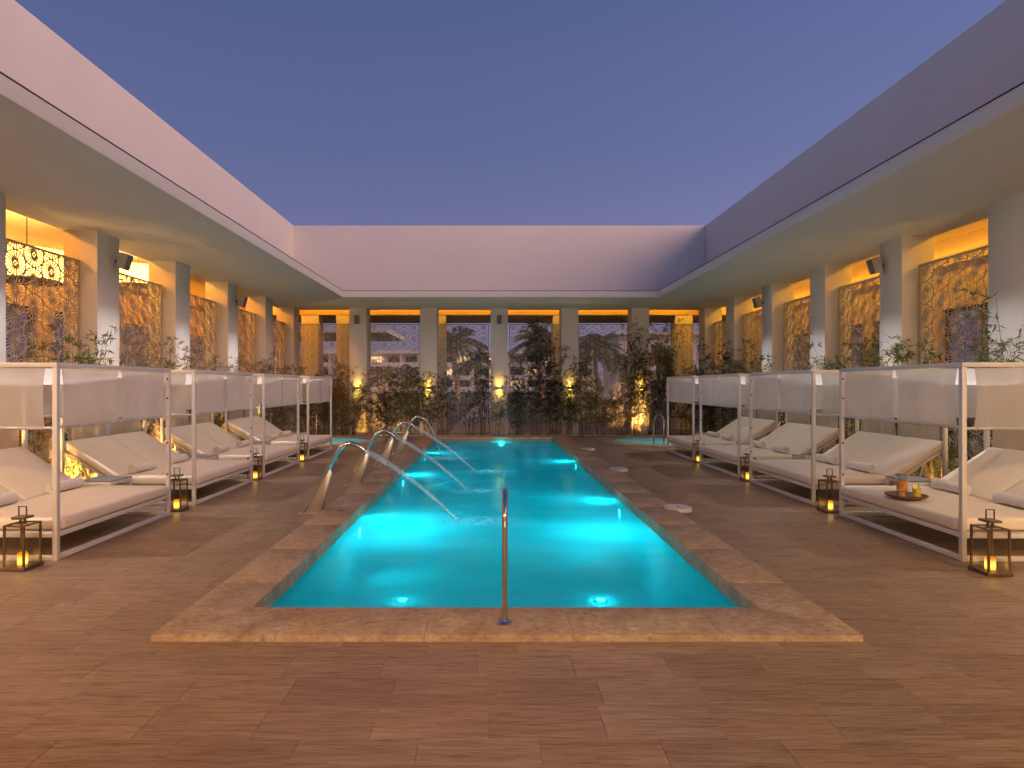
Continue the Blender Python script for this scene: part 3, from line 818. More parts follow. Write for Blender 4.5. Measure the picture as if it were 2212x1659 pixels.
# pendant lamps of pleated cloth in the left gallery
def pendant(loc, r, h, label):
    t = empty('pendant_lamp', loc); tag(t, label, 'lamp', 'pleated pendant lamps')
    n = 96; v = []; f = []
    for k in range(n):
        a = 2*PI*k/n; rr = r * (1.0 + (0.018 if k % 2 else -0.018))
        v += [(rr*0.55*math.cos(a), rr*0.55*math.sin(a), 0), (rr*math.cos(a), rr*math.sin(a), h)]
    for k in range(n):
        j = (k + 1) % n; f.append((2*k, 2*j, 2*j+1, 2*k+1))
    MB().add(v, f).build('lampshade', M['shade'], t, fix=False)
    MB().lathe([(r*.55, -0.012), (r*.57, -0.012), (r*.57, 0.012), (r*.55, 0.012)], 48).build('hoop', M['bronze'], t)
    MB().lathe([(0, .05), (.11, .12), (.14, .2), (.09, .3), (0, .34)], 16).build('bulb', emit('pendant_bulb', (1, .72, .35), 40.0), t, smooth=True)
    MB().tube([(0, 0, h*.9), (0, 0, ZC - loc[2])], 0.012).build('cord', M['knob'], t)
    lamp_light('pendant_light', 'POINT', (0, 0, h * .75), 80, (1, .60, .20), t, 0.15)
pendant((-9.0, 11.0, 3.78), 1.0, 0.5, 'large pleated lamp glowing behind the nearest left lattice screen')
pendant((-8.95, 14.4, 4.28), 0.85, 0.42, 'pleated lamp seen above the second lattice screen from the left')

# round ceiling speaker above the right gallery
t = MB().lathe([(0.0, -0.012), (0.13, -0.012), (0.15, 0.0)], 32, (8.75, 9.9, ZC)).build('ceiling_disc', M['plaster'], wr_, smooth=True)

# ------------------------------------------------------------------ lattice screens
SD = 0.414; SCOL = 0.3585
_ros = {}
def rosette_mesh(clip):
    key = tuple(round(c, 3) for c in clip)
    if key in _ros: return _ros[key]
    m = MB(); d = 0.006
    def ring(ro, ri, n):
        v = []; f = []
        for k in range(n):
            a = 2*PI*k/n; c, s = math.cos(a), math.sin(a)
            v += [(ro*c, -d, ro*s), (ri*c, -d, ri*s), (ri*c, d, ri*s), (ro*c, d, ro*s)]
        for k in range(n):
            j = (k + 1) % n
            for q in range(4): f.append((4*k+q, 4*j+q, 4*j+(q+1) % 4, 4*k+(q+1) % 4))
        m.add(v, f)
    ring(0.2105, 0.1935, 28); ring(0.052, 0.041, 12)
    def spoke(a, r0, r1, w):
        c, s = math.cos(a), math.sin(a); px, pz = -s*w/2, c*w/2
        v = []
        for r in (r0, r1):
            for (u, y) in ((1, -d), (-1, -d), (-1, d), (1, d)): v.append((r*c + u*px, y, r*s + u*pz))
        m.add(v, [(q, q+4, (q+1) % 4 + 4, (q+1) % 4) for q in range(4)])
    for k in range(20): spoke(2*PI*(k+.5)/20, 0.050, 0.197, 0.0135)
    for k in range(4): spoke(PI/4 + PI/2*k, 0.008, 0.041, 0.011)
    ring(0.016, 0.006, 8)
    me = m.mesh('rosette', M['screen'], fix=True)
    xa, xb, za, zb = key
    if max(abs(k) for k in key) < 9:
        bm = bmesh.new(); bm.from_mesh(me)
        for (co, no) in (((xa,0,0),(-1,0,0)), ((xb,0,0),(1,0,0)), ((0,0,za),(0,0,-1)), ((0,0,zb),(0,0,1))):
            if abs(co[0]) < 0.212 and abs(co[2]) < 0.212:
                bmesh.ops.bisect_plane(bm, geom=bm.verts[:] + bm.edges[:] + bm.faces[:], plane_co=co, plane_no=no, clear_outer=True)
        bm.to_mesh(me); bm.free()
    _ros[key] = me
    return me
def screen(origin, rz, W, Ht, label, phase=0.0):
    """stands on z = origin.z, its width along local +x"""
    t = empty('lattice_screen', origin, rz); tag(t, label, 'screen', 'cut metal lattice screens')
    fw = 0.03
    for (a, b, c, d2) in ((0, fw, 0, Ht), (W - fw, W, 0, Ht)):
        bx(a, b, -0.018, 0.018, c, d2).build('frame_upright', M['screen'], t)
    for (c, d2) in ((0, fw), (Ht - fw, Ht)):
        bx(fw, W - fw, -0.018, 0.018, c, d2).build('frame_rail', M['screen'], t)
    for zz in (0.5, Ht * 0.62):
        bx(-0.05, 0.0, -0.03, 0.03, zz, zz + 0.09).build('wall_bracket', M['screen'], t)
        bx(W, W + 0.05, -0.03, 0.03, zz, zz + 0.09).build('wall_bracket', M['screen'], t)
    i0 = -1
    ncol = int(W / SCOL) + 3
    for i in range(i0, ncol):
        cx = phase + i * SCOL
        if cx < -0.15 or cx > W + 0.15: continue
        zoff = 0.0 if i % 2 == 0 else SD / 2
        k = -1
        while True:
            cz = Ht - 0.13 - zoff - (k) * SD
            k += 1
            if cz < -0.14: break
            if cz > Ht + 0.14: continue
            clip = [fw - cx, W - fw - cx, fw - cz, Ht - fw - cz]
            clip = [max(-0.3, min(0.3, c)) for c in clip]
            clip = [c if abs(c) < 0.212 else (0.3 if c > 0 else -0.3) for c in clip]
            if clip[0] > 0.19 or clip[1] < -0.19 or clip[2] > 0.19 or clip[3] < -0.19: continue
            link('rosette', rosette_mesh(clip), t, (cx, 0, cz))
    return t
SH = 3.97
ordinal = ['first', 'second', 'third', 'fourth', 'fifth', 'sixth', 'seventh', 'eighth', 'ninth', 'tenth']
lefts = [(k, left_cols[k + 1] + CW) for k in range(5)]
for n_, (k, ya) in enumerate(reversed(lefts)):
    screen((XL - 0.31, ya + 0.07, 0.02), PI / 2, left_cols[k] - ya - 0.09, SH, f'lattice screen in the left colonnade, {ordinal[n_]} from the camera', 0.10)
rights = [(k, right_cols[k + 1] + CW) for k in range(5)]
for n_, (k, ya) in enumerate(reversed(rights)):
    screen((XR + 0.31, ya + 0.07, 0.02), PI / 2, right_cols[k] - ya - 0.09, SH, f'lattice screen in the right colonnade, {ordinal[n_]} from the camera', 0.16)
bxs = [XL] + [v for xx in back_x for v in (xx - CW/2, xx + CW/2)] + [XR]
for i in range(6):
    a, b = bxs[2*i], bxs[2*i + 1]
    screen((a + 0.06, YB + 0.36, 0.02), 0, b - a - 0.12, SH, f'lattice screen in the far colonnade, {ordinal[i]} from the left', 0.15)

# ------------------------------------------------------------------ wall lamps, speakers
def sconce(loc, ang, label):
    t = empty('wall_sconce', loc, ang); tag(t, label, 'wall lamp', 'up and down wall lamps')
    MB().lathe([(0.09, -0.045), (0.09, 0.045)], 20, (0, -0.09, 0)).build('shade', M['bronze'], t, smooth=True)
    bx(-0.05, 0.05, -0.02, 0.0, -0.06, 0.06).build('back_plate', M['bronze'], t)
    MB().lathe([(0.085, 0.048), (0.0, 0.056)], 20, (0, -0.09, 0)).build('upper_lens', M['lens_amber'], t)
    MB().lathe([(0.0, -0.056), (0.085, -0.048)], 20, (0, -0.09, 0)).build('lower_lens', M['lens_amber'], t)
    lamp_light('sconce_up', 'SPOT', (0, -0.10, 0.07), 7, (1.0, 0.58, 0.06), t, 0.03, (PI, 0, 0), R(120), 0.8)
    lamp_light('sconce_down', 'SPOT', (0, -0.10, -0.07), 7, (1.0, 0.58, 0.06), t, 0.03, (0, 0, 0), R(120), 0.8)
for i, xx in enumerate(back_x):
    sconce((xx + 0.0, YB, 1.665), 0, f'glowing up and down wall lamp on the far columns, {ordinal[i]} from the left')
for i, k in enumerate((4, 3, 2)):
    sconce((XR, right_cols[k] + CW/2, 1.665), -PI/2, f'wall lamp on the right colonnade behind the daybeds, {ordinal[i]} from the camera')
    sconce((XL, left_cols[k] + CW/2, 1.665), PI/2, f'wall lamp on the left colonnade behind the daybeds, {ordinal[i]} from the camera')

def speaker(loc, rz, label, tilt=0.22):
    t = empty('wall_speaker', loc, rz); tag(t, label, 'speaker', 'wall speakers under the soffit')
    Mx = Matrix.Translation((0, -0.17, 0)) @ Matrix.Rotation(tilt, 4, 'X')
    bx(-0.09, 0.09, -0.08, 0.08, -0.15, 0.15).xf(Mx).build('cabinet', M['speaker'], t, bevel=0.015, seg=2)
    bx(-0.078, 0.078, -0.088, -0.079, -0.138, 0.138).xf(Mx).build('grille', M['slat'], t)
    bx(-0.02, 0.02, -0.10, 0.0, -0.02, 0.02).build('bracket', M['knob'], t)
speaker((back_x[0], YB, 4.09), 0, 'grey speaker high on the first far column from the left')
speaker((back_x[2], YB, 4.09), 0, 'grey speaker high on the middle far column')
speaker((XL, left_cols[4] + CW - 0.12, 4.08), PI/2, 'tilted speaker on the left colonnade closest to the camera', 0.3)
speaker((XL, left_cols[2] + CW - 0.12, 4.08), PI/2, 'tilted speaker on the left colonnade farther back', 0.3)
speaker((XR, right_cols[4] + CW - 0.12, 4.08), -PI/2, 'tilted speaker on the right colonnade closest to the camera', 0.3)
speaker((XR, right_cols[2] + CW - 0.12, 4.08), -PI/2, 'tilted speaker on the right colonnade farther back', 0.3)
# ------------------------------------------------------------------ garden spotlights
def garden_spot(loc, target, energy, color, lens, label, angle=70, blend=0.6, group='spotlights in the planting', soft=0.03):
    t = empty('garden_spotlight', loc); tag(t, label, 'spotlight', group)
    d = (Vector(target) - Vector(loc)).normalized()
    q = d.to_track_quat('Z', 'Y').to_matrix().to_4x4()
    Mx = Matrix.Translation((0, 0, 0.12)) @ q
    MB().lathe([(0.028, -0.07), (0.045, -0.05), (0.045, 0.05), (0.040, 0.05), (0.038, 0.03)], 16).xf(Mx).build('body', M['knob'], t, smooth=True)
    MB().lathe([(0.038, 0.032), (0.0, 0.034)], 16).xf(Mx).build('lens', lens, t)
    MB().tube([(0, 0, -0.05), (0, 0, 0.10)], 0.008).build('stake', M['knob'], t)
    lamp_light('spot_beam', 'SPOT', Vector((0, 0, 0.12)) + d * 0.07, energy, color, t, soft, aim(d), R(angle), blend)
    return t
ORG = (1.0, 0.50, 0.13)
WHT = (0.98, 0.95, 0.94)
garden_spot((-4.72, 19.44, 0.02), (-4.25, 19.75, 0.38), 260, ORG, M['lens_orange'], 'orange spotlight blazing into bamboo at the far left', 96)
garden_spot((5.42, 19.44, 0.02), (5.1, 19.80, 0.48), 260, ORG, M['lens_orange'], 'orange spotlight blazing into bamboo at the far right', 96)
for i, yy in enumerate((6.3, 8.9, 11.4, 14.0)):
    garden_spot((XL + 0.30, yy, 0.02), (XL + 0.12, yy + 0.80, 0.42), 520, ORG, M['lens_orange'], f'orange spotlight behind the {ordinal[i]} left daybed from the camera', 72)
    garden_spot((XR - 0.36, yy + 0.1, 0.02), (XR - 0.16, yy + 0.80, 0.38), 220 if i == 0 else 50, ORG, M['lens_orange'], f'orange spotlight behind the {ordinal[i]} right daybed from the camera', 72)
# white downlights let into the soffits in front of the columns: they wash the column faces and the canopies below
def downlight(w, x, y, energy, tilt):
    d = empty('downlight', (x, y, ZS)); d.parent = w
    MB().lathe([(0.045, -0.003), (0.075, -0.003), (0.078, 0.0), (0.045, 0.02)], 24).build('trim', M['plaster'], d, smooth=True, fix=False)
    MB().lathe([(0.0, -0.0015), (0.045, -0.0015)], 20).build('lens', M['lens_white'], d, fix=False)
    lamp_light('downlight_beam', 'SPOT', (0, 0, -0.012), energy, WHT, d, 0.045, aim((tilt, 0, -1)), R(90), 0.75)
for k in range(2, 7):
    downlight(wl_, XL + 1.2, left_cols[k] + CW/2, 400, 0.0)
    downlight(wr_, XR - 1.3, right_cols[k] + CW/2, 350, 0.0)

# ------------------------------------------------------------------ daybeds
BW, BD, BH = 2.03, 1.98, 1.98          # along the pool, away from it, height
PT = 0.047
def soft_box(x0, x1, y0, y1, z0, z1, bev, name, mat, parent, puff=0.0, M4=None):
    m = MB(); m.box(x0, x1, y0, y1, z0, z1)
    me = m.mesh(name, mat, bevel=bev, seg=4)
    bm = bmesh.new(); bm.from_mesh(me)
    big = [e for e in bm.edges if e.calc_length() > 0.25]
    bmesh.ops.subdivide_edges(bm, edges=big, cuts=7, use_grid_fill=True)
    cx, cyy = (x0 + x1) / 2, (y0 + y1) / 2
    for v in bm.verts:
        u = (v.co.x - cx) / (x1 - x0) * 2; w = (v.co.y - cyy) / (y1 - y0) * 2
        k = max(0, 1 - u**4) * max(0, 1 - w**4)
        if v.co.z > (z0 + z1) / 2:
            v.co.z += puff * k + 0.0015 * math.sin(v.co.x * 9 + 1.3) * math.sin(v.co.y * 7 + .4)
        e = 0.0025 * math.sin(v.co.x * 5 + v.co.y * 6 + v.co.z * 20)
        v.co.x += e; v.co.y -= e
    if M4 is not None: bmesh.ops.transform(bm, matrix=M4, verts=bm.verts)
    bmesh.ops.recalc_face_normals(bm, faces=bm.faces)
    bm.to_mesh(me); bm.free()
    me.polygons.foreach_set('use_smooth', [True] * len(me.polygons))
    return link(name, me, parent)

def cloth_panel(name, mat, parent, p0, p1, ztop, zbot, nrm, seed, sag=0.0):
    """a hanging cloth from p0 to p1 (xy), hem wrapped round a rod at the bottom"""
    r = random.Random(seed)
    p0, p1 = Vector((*p0, 0)), Vector((*p1, 0)); n3 = Vector((*nrm, 0)); nx, nz = 26, 14
    ph = [r.uniform(0, 6.28) for _ in range(4)]
    v = []; f = []
    for j in range(nz + 1):
        t = j / nz; z = ztop + (zbot - ztop) * t
        for i in range(nx + 1):
            u = i / nx
            pinch = 0.018 * math.sin(PI * t) * (1 - 2*u)
            p = p0.lerp(p1, u) + (p1 - p0) * pinch
            d = 0.010 * math.sin(u * 11 + ph[0] + t * 1.5) * (0.35 + 0.65 * t) + 0.006 * math.sin(u * 27 + ph[1]) * t + 0.014 * math.sin(PI * t) * math.sin(ph[2] + u * 3)
            q = p + n3 * d; q.z = z - sag * math.sin(PI * u) * t
            v.append(q)
    for j in range(nz):
        for i in range(nx):
            a = j * (nx + 1) + i; f.append((a, a + 1, a + nx + 2, a + nx + 1))
    m = MB(); m.add(v, f)
    # sleeve of the hem
    pts = [v[nz * (nx + 1) + i] + Vector((0, 0, -0.012)) for i in range(0, nx + 1, 2)]
    m.tube(pts, 0.016, 8, False)
    return m.build(name, mat, parent, smooth=True, fix=False)

def make_bed(s, seed):
    """local x runs away from the pool (times s), y along it; origin at the pool-side corner nearest the camera"""
    t = empty('daybed')
    X = lambda a: s * a
    def bar(name, x0, x1, y0, y1, z0, z1, bev=0.004):
        return bx(X(x0), X(x1), y0, y1, z0, z1).build(name, M['white_metal'], t, bevel=bev, seg=2)
    for (xx, yy) in ((0, 0), (0, BW - PT), (BD - PT, 0), (BD - PT, BW - PT)):
        bar('post', xx, xx + PT, yy, yy + PT, 0, BH - PT - 0.0005)
    bar('top_rail', 0, BD, 0, PT, BH - PT, BH); bar('top_rail', 0, BD, BW - PT, BW, BH - PT, BH)
    bar('top_rail', 0, PT, PT + .0005, BW - PT - .0005, BH - PT, BH); bar('top_rail', BD - PT, BD, PT + .0005, BW - PT - .0005, BH - PT, BH)
    k = 0.003
    for (za, zb, nm) in ((0.004, 0.055, 'floor_rail'), (0.235, 0.285, 'platform_rail')):
        bar(nm, PT + .0005, BD - PT - .0005, k, PT - k, za, zb); bar(nm, PT + .0005, BD - PT - .0005, BW - PT + k, BW - k, za, zb)
        bar(nm, k, PT - k, PT + .0005, BW - PT - .0005, za, zb); bar(nm, BD - PT + k, BD - k, PT + .0005, BW - PT - .0005, za, zb)
    for i in range(7):
        yy = 0.12 + i * (BW - 0.30) / 6
        bar('platform_slat', PT + .001, BD - PT - .001, yy, yy + 0.07, 0.262, 0.280, 0.002)
    # mattress and the two raised backrests
    HX = 1.14
    def sb(x0, x1): return (min(X(x0), X(x1)), max(X(x0), X(x1)))
    a, b = sb(-0.015, HX)
    soft_box(a, b, 0.062, BW - 0.062, 0.288, 0.418, 0.042, 'mattress', M['mattress'], t, 0.014)
    ang = R(33); L = 0.98
    ym = BW / 2
    for (ya, yb) in ((0.066, ym - 0.004), (ym + 0.004, BW - 0.066)):
        a, b = sb(0, L)
        Mx = Matrix.Translation((X(HX + 0.055), 0, 0.325)) @ Matrix.Rotation(-s * ang, 4, 'Y')
        soft_box(a, b, ya, yb, -0.01, 0.104, 0.032, 'backrest', M['mattress'], t, 0.012, Mx)
    fr = MB(); a, b = sb(0.0, L + 0.02)
    fr.box(a, b, 0.085, 0.125, -0.055, -0.017); fr.box(a, b, BW - 0.125, BW - 0.085, -0.055, -0.017)
    e0, e1 = sb(L - 0.02, L + 0.02); fr.box(e0, e1, 0.1255, BW - 0.1255, -0.055, -0.017)
    fr.xf(Matrix.Translation((X(HX + 0.055), 0, 0.325)) @ Matrix.Rotation(-s * ang, 4, 'Y'))
    fr.build('backrest_frame', M['white_metal'], t, bevel=0.003, seg=2)
    for yy in (0.105, BW - 0.105):
        MB().tube([(X(1.72), yy, 0.62), (X(1.60), yy, 0.27)], 0.014, 8).build('backrest_strut', M['white_metal'], t, smooth=True)
    # cloth: pool side, both ends, back; roof
    ZT = BH - PT - 0.004
    zb1 = 1.345
    off = 0.030
    cloth_panel('curtain', M['curtain'], t, (X(off), 0.105), (X(off), 0.985), ZT, zb1, (s, 0), seed + 1)
    cloth_panel('curtain', M['curtain'], t, (X(off), 1.035), (X(off), BW - 0.105), ZT, zb1 + 0.01, (s, 0), seed + 2)
    cloth_panel('curtain', M['curtain'], t, (X(0.14), off), (X(0.97), off), ZT, zb1 - 0.01, (0, 1), seed + 3)
    cloth_panel('curtain', M['curtain'], t, (X(1.02), off), (X(BD - 0.10), off), ZT, zb1, (0, 1), seed + 4)
    cloth_panel('curtain', M['curtain'], t, (X(0.12), BW - off), (X(0.97), BW - off), ZT, zb1, (0, 1), seed + 5)
    cloth_panel('curtain', M['curtain'], t, (X(1.02), BW - off), (X(BD - 0.10), BW - off), ZT, zb1, (0, 1), seed + 6)
    cloth_panel('curtain', M['curtain'], t, (X(BD - off), 0.12), (X(BD - off), 0.985), ZT, 0.93, (s, 0), seed + 7)
    cloth_panel('curtain', M['curtain'], t, (X(BD - off), 1.035), (X(BD - off), BW - 0.12), ZT, 0.92, (s, 0), seed + 8)
    for (pa, pb) in (((X(off), PT, zb1 - 0.012), (X(off), BW - PT, zb1 - 0.012)), ((X(PT), off, zb1 - 0.02), (X(BD - PT), off, zb1 - 0.02)),
                     ((X(PT), BW - off, zb1 - 0.012), (X(BD - PT), BW - off, zb1 - 0.012)), ((X(BD - off), PT, 0.915), (X(BD - off), BW - PT, 0.915))):
        MB().tube([pa, pb], 0.011, 8).build('curtain_rod', M['white_metal'], t, smooth=True)
    n = 22; v = []; f = []
    for j in range(n + 1):
        for i in range(n + 1):
            u, w = i / n, j / n
            z = BH - PT - 0.012 - 0.17 * (math.sin(PI * u) ** 0.8) * (math.sin(PI * w) ** 0.8) + 0.008 * math.sin(u * 17) * math.sin(w * PI)
            v.append((X(0.05 + u * (BD - 0.10)), 0.05 + w * (BW - 0.10), z))
    for j in range(n):
        for i in range(n):
            a = j * (n + 1) + i; f.append((a, a + 1, a + n + 2, a + n + 1))
    MB().add(v, f).build('roof_cloth', M['canopy'], t, smooth=True, fix=False)
    for zz in (0.56, 0.98, 1.40 + 0.18, 1.84):
        MB().lathe([(0.013, 0), (0.013, 0.004), (0, 0.006)], 12).xf(Matrix.Translation((X(PT/2), BW - PT, zz)) @ Matrix.Rotation(PI/2, 4, 'X')).build('knob', M['knob'], t)
        MB().lathe([(0.013, 0), (0.013, 0.004), (0, 0.006)], 12).xf(Matrix.Translation((X(PT/2), PT, zz)) @ Matrix.Rotation(-PI/2, 4, 'X')).build('knob', M['knob'], t)
    return t

def make_towel():
    """a rolled towel along y with its spiral showing at the ends"""
    m = MB(); turns = 3.6; n = 90; R0, R1, Lh = 0.012, 0.072, 0.23; th = 0.0065
    v = []; f = []
    for i in range(n + 1):
        a = i / n * turns * 2 * PI; r = R0 + (R1 - R0) * i / n
        e = 0.004 * math.sin(i * 2.1)
        for rr, in ((r - th,), (r + th,)):
            for yy in (-Lh + e, Lh + e * .7):
                v.append((rr * math.cos(a), yy, rr * math.sin(a) * 0.94 + 0.068))
    for i in range(n):
        a = 4 * i; b = 4 * (i + 1)
        f += [(a, b, b + 1, a + 1), (a + 2, a + 3, b + 3, b + 2), (a, a + 2, b + 2, b), (a + 1, b + 1, b + 3, a + 3)]
    m.add(v, f)
    return m.mesh('rolled_towel', M['towel'], smooth=True, angle=50)
towel_me = make_towel()

BY = (5.66, 8.28, 10.82, 13.42)
BYR = (5.63, 8.28, 10.74, 13.20)
BXL, BXR = -4.33, 4.67
row_pos = ['nearest the camera', 'second from the camera', 'third from the camera', 'farthest from the camera']
for s, bxx, ys in ((-1, BXL, BY), (1, BXR, BYR)):
    side = 'left' if s < 0 else 'right'
    for i, yy in enumerate(ys):
        b = make_bed(s, 17 * i + (10 if s < 0 else 113))
        b.location = (bxx + random.uniform(-.01, .01), yy, 0); b.rotation_euler = (0, 0, random.uniform(-.012, .012))
        lab = f'white canopied daybed in the {side} row, {row_pos[i]}'
        if s > 0 and i == 0: lab = 'white canopied daybed holding the drinks tray, right row'
        tag(b, lab, 'daybed', 'canopied daybeds along the pool')
        for j, dy in enumerate((0.52, 1.48)):
            tw = link('rolled_towel', towel_me, None, (bxx + s * (1.055 + random.uniform(-.015, .015)), yy + dy + random.uniform(-.04, .04), 0.424), (0, 0, random.uniform(-0.10, 0.10)))
            tag(tw, f'rolled white towel on the {side} daybed {row_pos[i]}, {"closer" if j == 0 else "farther"} of the two', 'towel', 'rolled towels on the daybeds')

# ------------------------------------------------------------------ side tables
def make_table():
    t = empty('side_table'); w, d, h = 0.46, 0.46, 0.43
    for sx in (-1, 1):
        for sy in (-1, 1):
            bx(sx*(w/2 - .04), sx*w/2, sy*(d/2 - .04), sy*d/2, 0, h - 0.04).build('leg', M['white_metal'], t, bevel=0.003, seg=2)
    for sx in (-1, 1):
        bx(sx*(w/2 - .04), sx*w/2, -d/2, d/2, h - 0.0395, h).build('top_frame', M['white_metal'], t, bevel=0.003, seg=2)
    for sy in (-1, 1):
        bx(-w/2 + .0405, w/2 - .0405, sy*(d/2 - .04), sy*d/2, h - 0.0395, h).build('top_frame', M['white_metal'], t, bevel=0.003, seg=2)
    for i in range(5):
        yy = -d/2 + 0.005 + i * 0.091
        bx(-w/2 + .005, w/2 - .005, yy, yy + 0.084, h + 0.0005, h + 0.018).build('slat', M['slat'], t, bevel=0.003, seg=1)
    return t
tb = make_table(); first = True
for s, xx, ys in ((-1, -5.42, (7.98, 10.58, 13.14, 15.72)), (1, 5.92, (7.98, 10.54, 13.0, 15.6))):
    side = 'left' if s < 0 else 'right'
    for i, yy in enumerate(ys):
        t = tb if first else copy_tree(tb); first = False
        t.location = (xx, yy, 0)
        lab = f'low side table between the {ordinal[i]} and {ordinal[i+1]} daybeds of the {side} row' if i < 3 else f'low side table beyond the last {side} daybed'
        tag(t, lab, 'side table', 'low side tables between the daybeds')

# ------------------------------------------------------------------ lanterns
def make_lantern():
    t = empty('lantern'); w = 0.205; hb = 0.43
    bx(-w/2 - .012, w/2 + .012, -w/2 - .012, w/2 + .012, 0, 0.034).build('base', M['bronze'], t, bevel=0.004, seg=2)
    p = 0.016
    for sx in (-1, 1):
        for sy in (-1, 1):
            bx(sx*(w/2 - p), sx*w/2, sy*(w/2 - p), sy*w/2, 0.0345, hb - .0145).build('post', M['bronze'], t)
    for sx in (-1, 1): bx(sx*(w/2 - p), sx*w/2, -w/2, w/2, hb - .014, hb).build('top_rail', M['bronze'], t)
    for sy in (-1, 1): bx(-w/2 + p + .0005, w/2 - p - .0005, sy*(w/2 - p), sy*w/2, hb - .014, hb).build('top_rail', M['bronze'], t)
    for sx in (-1, 1): bx(sx*(w/2 - .010), sx*(w/2 - .007), -w/2 + p, w/2 - p, 0.036, hb - .015).build('glass_pane', M['glass'], t)
    for sy in (-1, 1): bx(-w/2 + p, w/2 - p, sy*(w/2 - .010), sy*(w/2 - .007), 0.036, hb - .015).build('glass_pane', M['glass'], t)
    m = MB(); m.box(-w/2 + p, w/2 - p, -.012, .012, hb - .012, hb - .002); m.box(-.03, -.015, -.008, .008, hb - .002, hb + .045); m.box(.015, .03, -.008, .008, hb - .002, hb + .045)
    m.build('cap_stem', M['bronze'], t)
    bx(-.062, .062, -.062, .062, hb + .0455, hb + .068).build('cap', M['bronze'], t, bevel=0.003, seg=1)
    m = MB(); m.box(-.042, -.034, -.005, .005, hb + .0685, hb + .155); m.box(.034, .042, -.005, .005, hb + .0685, hb + .155); m.box(-.042, .042, -.005, .005, hb + .1552, hb + .163)
    m.build('handle', M['bronze'], t)
    MB().lathe([(0.041, 0.0345), (0.042, 0.138), (0.038, 0.15), (0.030, 0.145), (0.0, 0.138)], 20, (0.0, 0.0, 0)).build('candle', M['candle'], t, smooth=True)
    return t
ln = make_lantern(); first = True
for s, ys in ((-1, (5.45, 7.98, 10.56, 13.12)), (1, (5.31, 7.90, 10.46, 12.95))):
    side = 'left' if s < 0 else 'right'
    for i, yy in enumerate(ys):
        t = ln if first else copy_tree(ln); first = False
        t.location = ((-4.50, -4.42, -4.40, -4.38)[i] if s < 0 else (4.66, 4.70, 4.72, 4.72)[i], yy, 0.001)
        t.rotation_euler = (0, 0, random.uniform(-.05, .05))
        tag(t, f'bronze candle lantern on the deck, {side} row, {row_pos[i]}', 'lantern', 'candle lanterns beside the daybeds')

# ------------------------------------------------------------------ drinks on the near right daybed
tc = P(1957, 1073, 0.455)
TZ = 0.440
tray = MB().lathe([(0, 0.004), (0.15, 0.004), (0.195, 0.022), (0.215, 0.045), (0.208, 0.046), (0.185, 0.028), (0.145, 0.014), (0, 0.013)], 40).build('serving_tray', M['wood'], None, (tc.x, tc.y, TZ), smooth=True)
tag(tray, 'round dark wooden tray lying on the right daybed', 'tray')
def liquid(name, col):
    m, nt, out = new_mat(name); b = principled(nt, col, 0.25); n = tex_noise(nt, 25, 3)
    r = ramp(nt, n.outputs['Fac'], [(0.35, col), (0.65, tuple(min(1, c*1.35 + .03) for c in col))]); nt.links.new(r.outputs[0], b.inputs['Base Color'])
    b.inputs['Emission Color'].default_value = (*col, 1); b.inputs['Emission Strength'].default_value = 0.0
    nt.links.new(b.outputs[0], out.inputs[0]); return m
Lo, Ly, Lp = liquid('orange_drink', (0.80, 0.26, 0.02)), liquid('yellow_drink', (0.80, 0.56, 0.03)), liquid('peach_drink', (0.80, 0.30, 0.12))
fruit = simple('fruit_slice', (0.70, 0.16, 0.03), 0.5, 0, 0.4, 40)
lemon = simple('lemon_slice', (0.85, 0.65, 0.10), 0.5, 0, 0.25, 60)
pt = empty('pitcher', (tc.x - 0.005, tc.y + 0.055, TZ + 0.0135)); tag(pt, 'glass pitcher of orange fruit drink standing on the tray', 'pitcher')
MB().lathe([(0.056, 0.0), (0.060, 0.01), (0.062, 0.19), (0.064, 0.245), (0.061, 0.245), (0.058, 0.19), (0.056, 0.012), (0, 0.010)], 28).build('glass_body', M['clear'], pt, smooth=True)
MB().lathe([(0, 0.062), (0.053, 0.062), (0.054, 0.178), (0, 0.18)], 24).build('drink', Lo, pt, smooth=True)
MB().lathe([(0, 0.014), (0.052, 0.014), (0.052, 0.060), (0, 0.060)], 24).build('ice', glassy('ice', (0.9, 0.93, 0.95), 0.1)[0], pt, smooth=True)
MB().lathe([(0.064, 0.236), (0.068, 0.236), (0.068, 0.252), (0, 0.256)], 24).build('steel_lid', M['steel'], pt, smooth=True)
MB().tube(bez((0.062, 0, 0.225), (0.15, 0, 0.23), (0.135, 0, 0.09), (0.062, 0, 0.06), 14), 0.007, 8).build('handle', M['clear'], pt, smooth=True)
for k in range(5):
    a = 2.2 * k - 2.6
    MB().lathe([(0, -0.003), (0.024, -0.003), (0.024, 0.003), (0, 0.003)], 14).xf(Matrix.Translation((0.046*math.cos(a), 0.046*math.sin(a), 0.085 + 0.018*k)) @ Matrix.Rotation(a, 4, 'Z') @ Matrix.Rotation(1.2, 4, 'Y')).build('fruit_slice', fruit if k % 2 else lemon, pt)
def tumbler(loc, r, h, fill, mat, label):
    t = empty('drinking_glass', loc); tag(t, label, 'glass')
    MB().lathe([(r*.85, 0), (r, 0.012), (r*1.02, h), (r*.95, h), (r*.93, 0.014), (0, 0.012)], 24).build('glass_body', M['clear'], t, smooth=True)
    MB().lathe([(0, 0.016), (r*.88, 0.016), (r*.90, fill), (0, fill + .001)], 20).build('drink', mat, t, smooth=True)
    return t
g1 = tumbler((tc.x - 0.085, tc.y - 0.055, TZ + 0.0135), 0.042, 0.085, 0.062, Lp, 'short glass of peach drink on the tray')
g2 = tumbler((tc.x + 0.085, tc.y - 0.055, TZ + 0.0135), 0.044, 0.115, 0.108, Ly, 'tall glass of yellow drink with lemon on the tray')
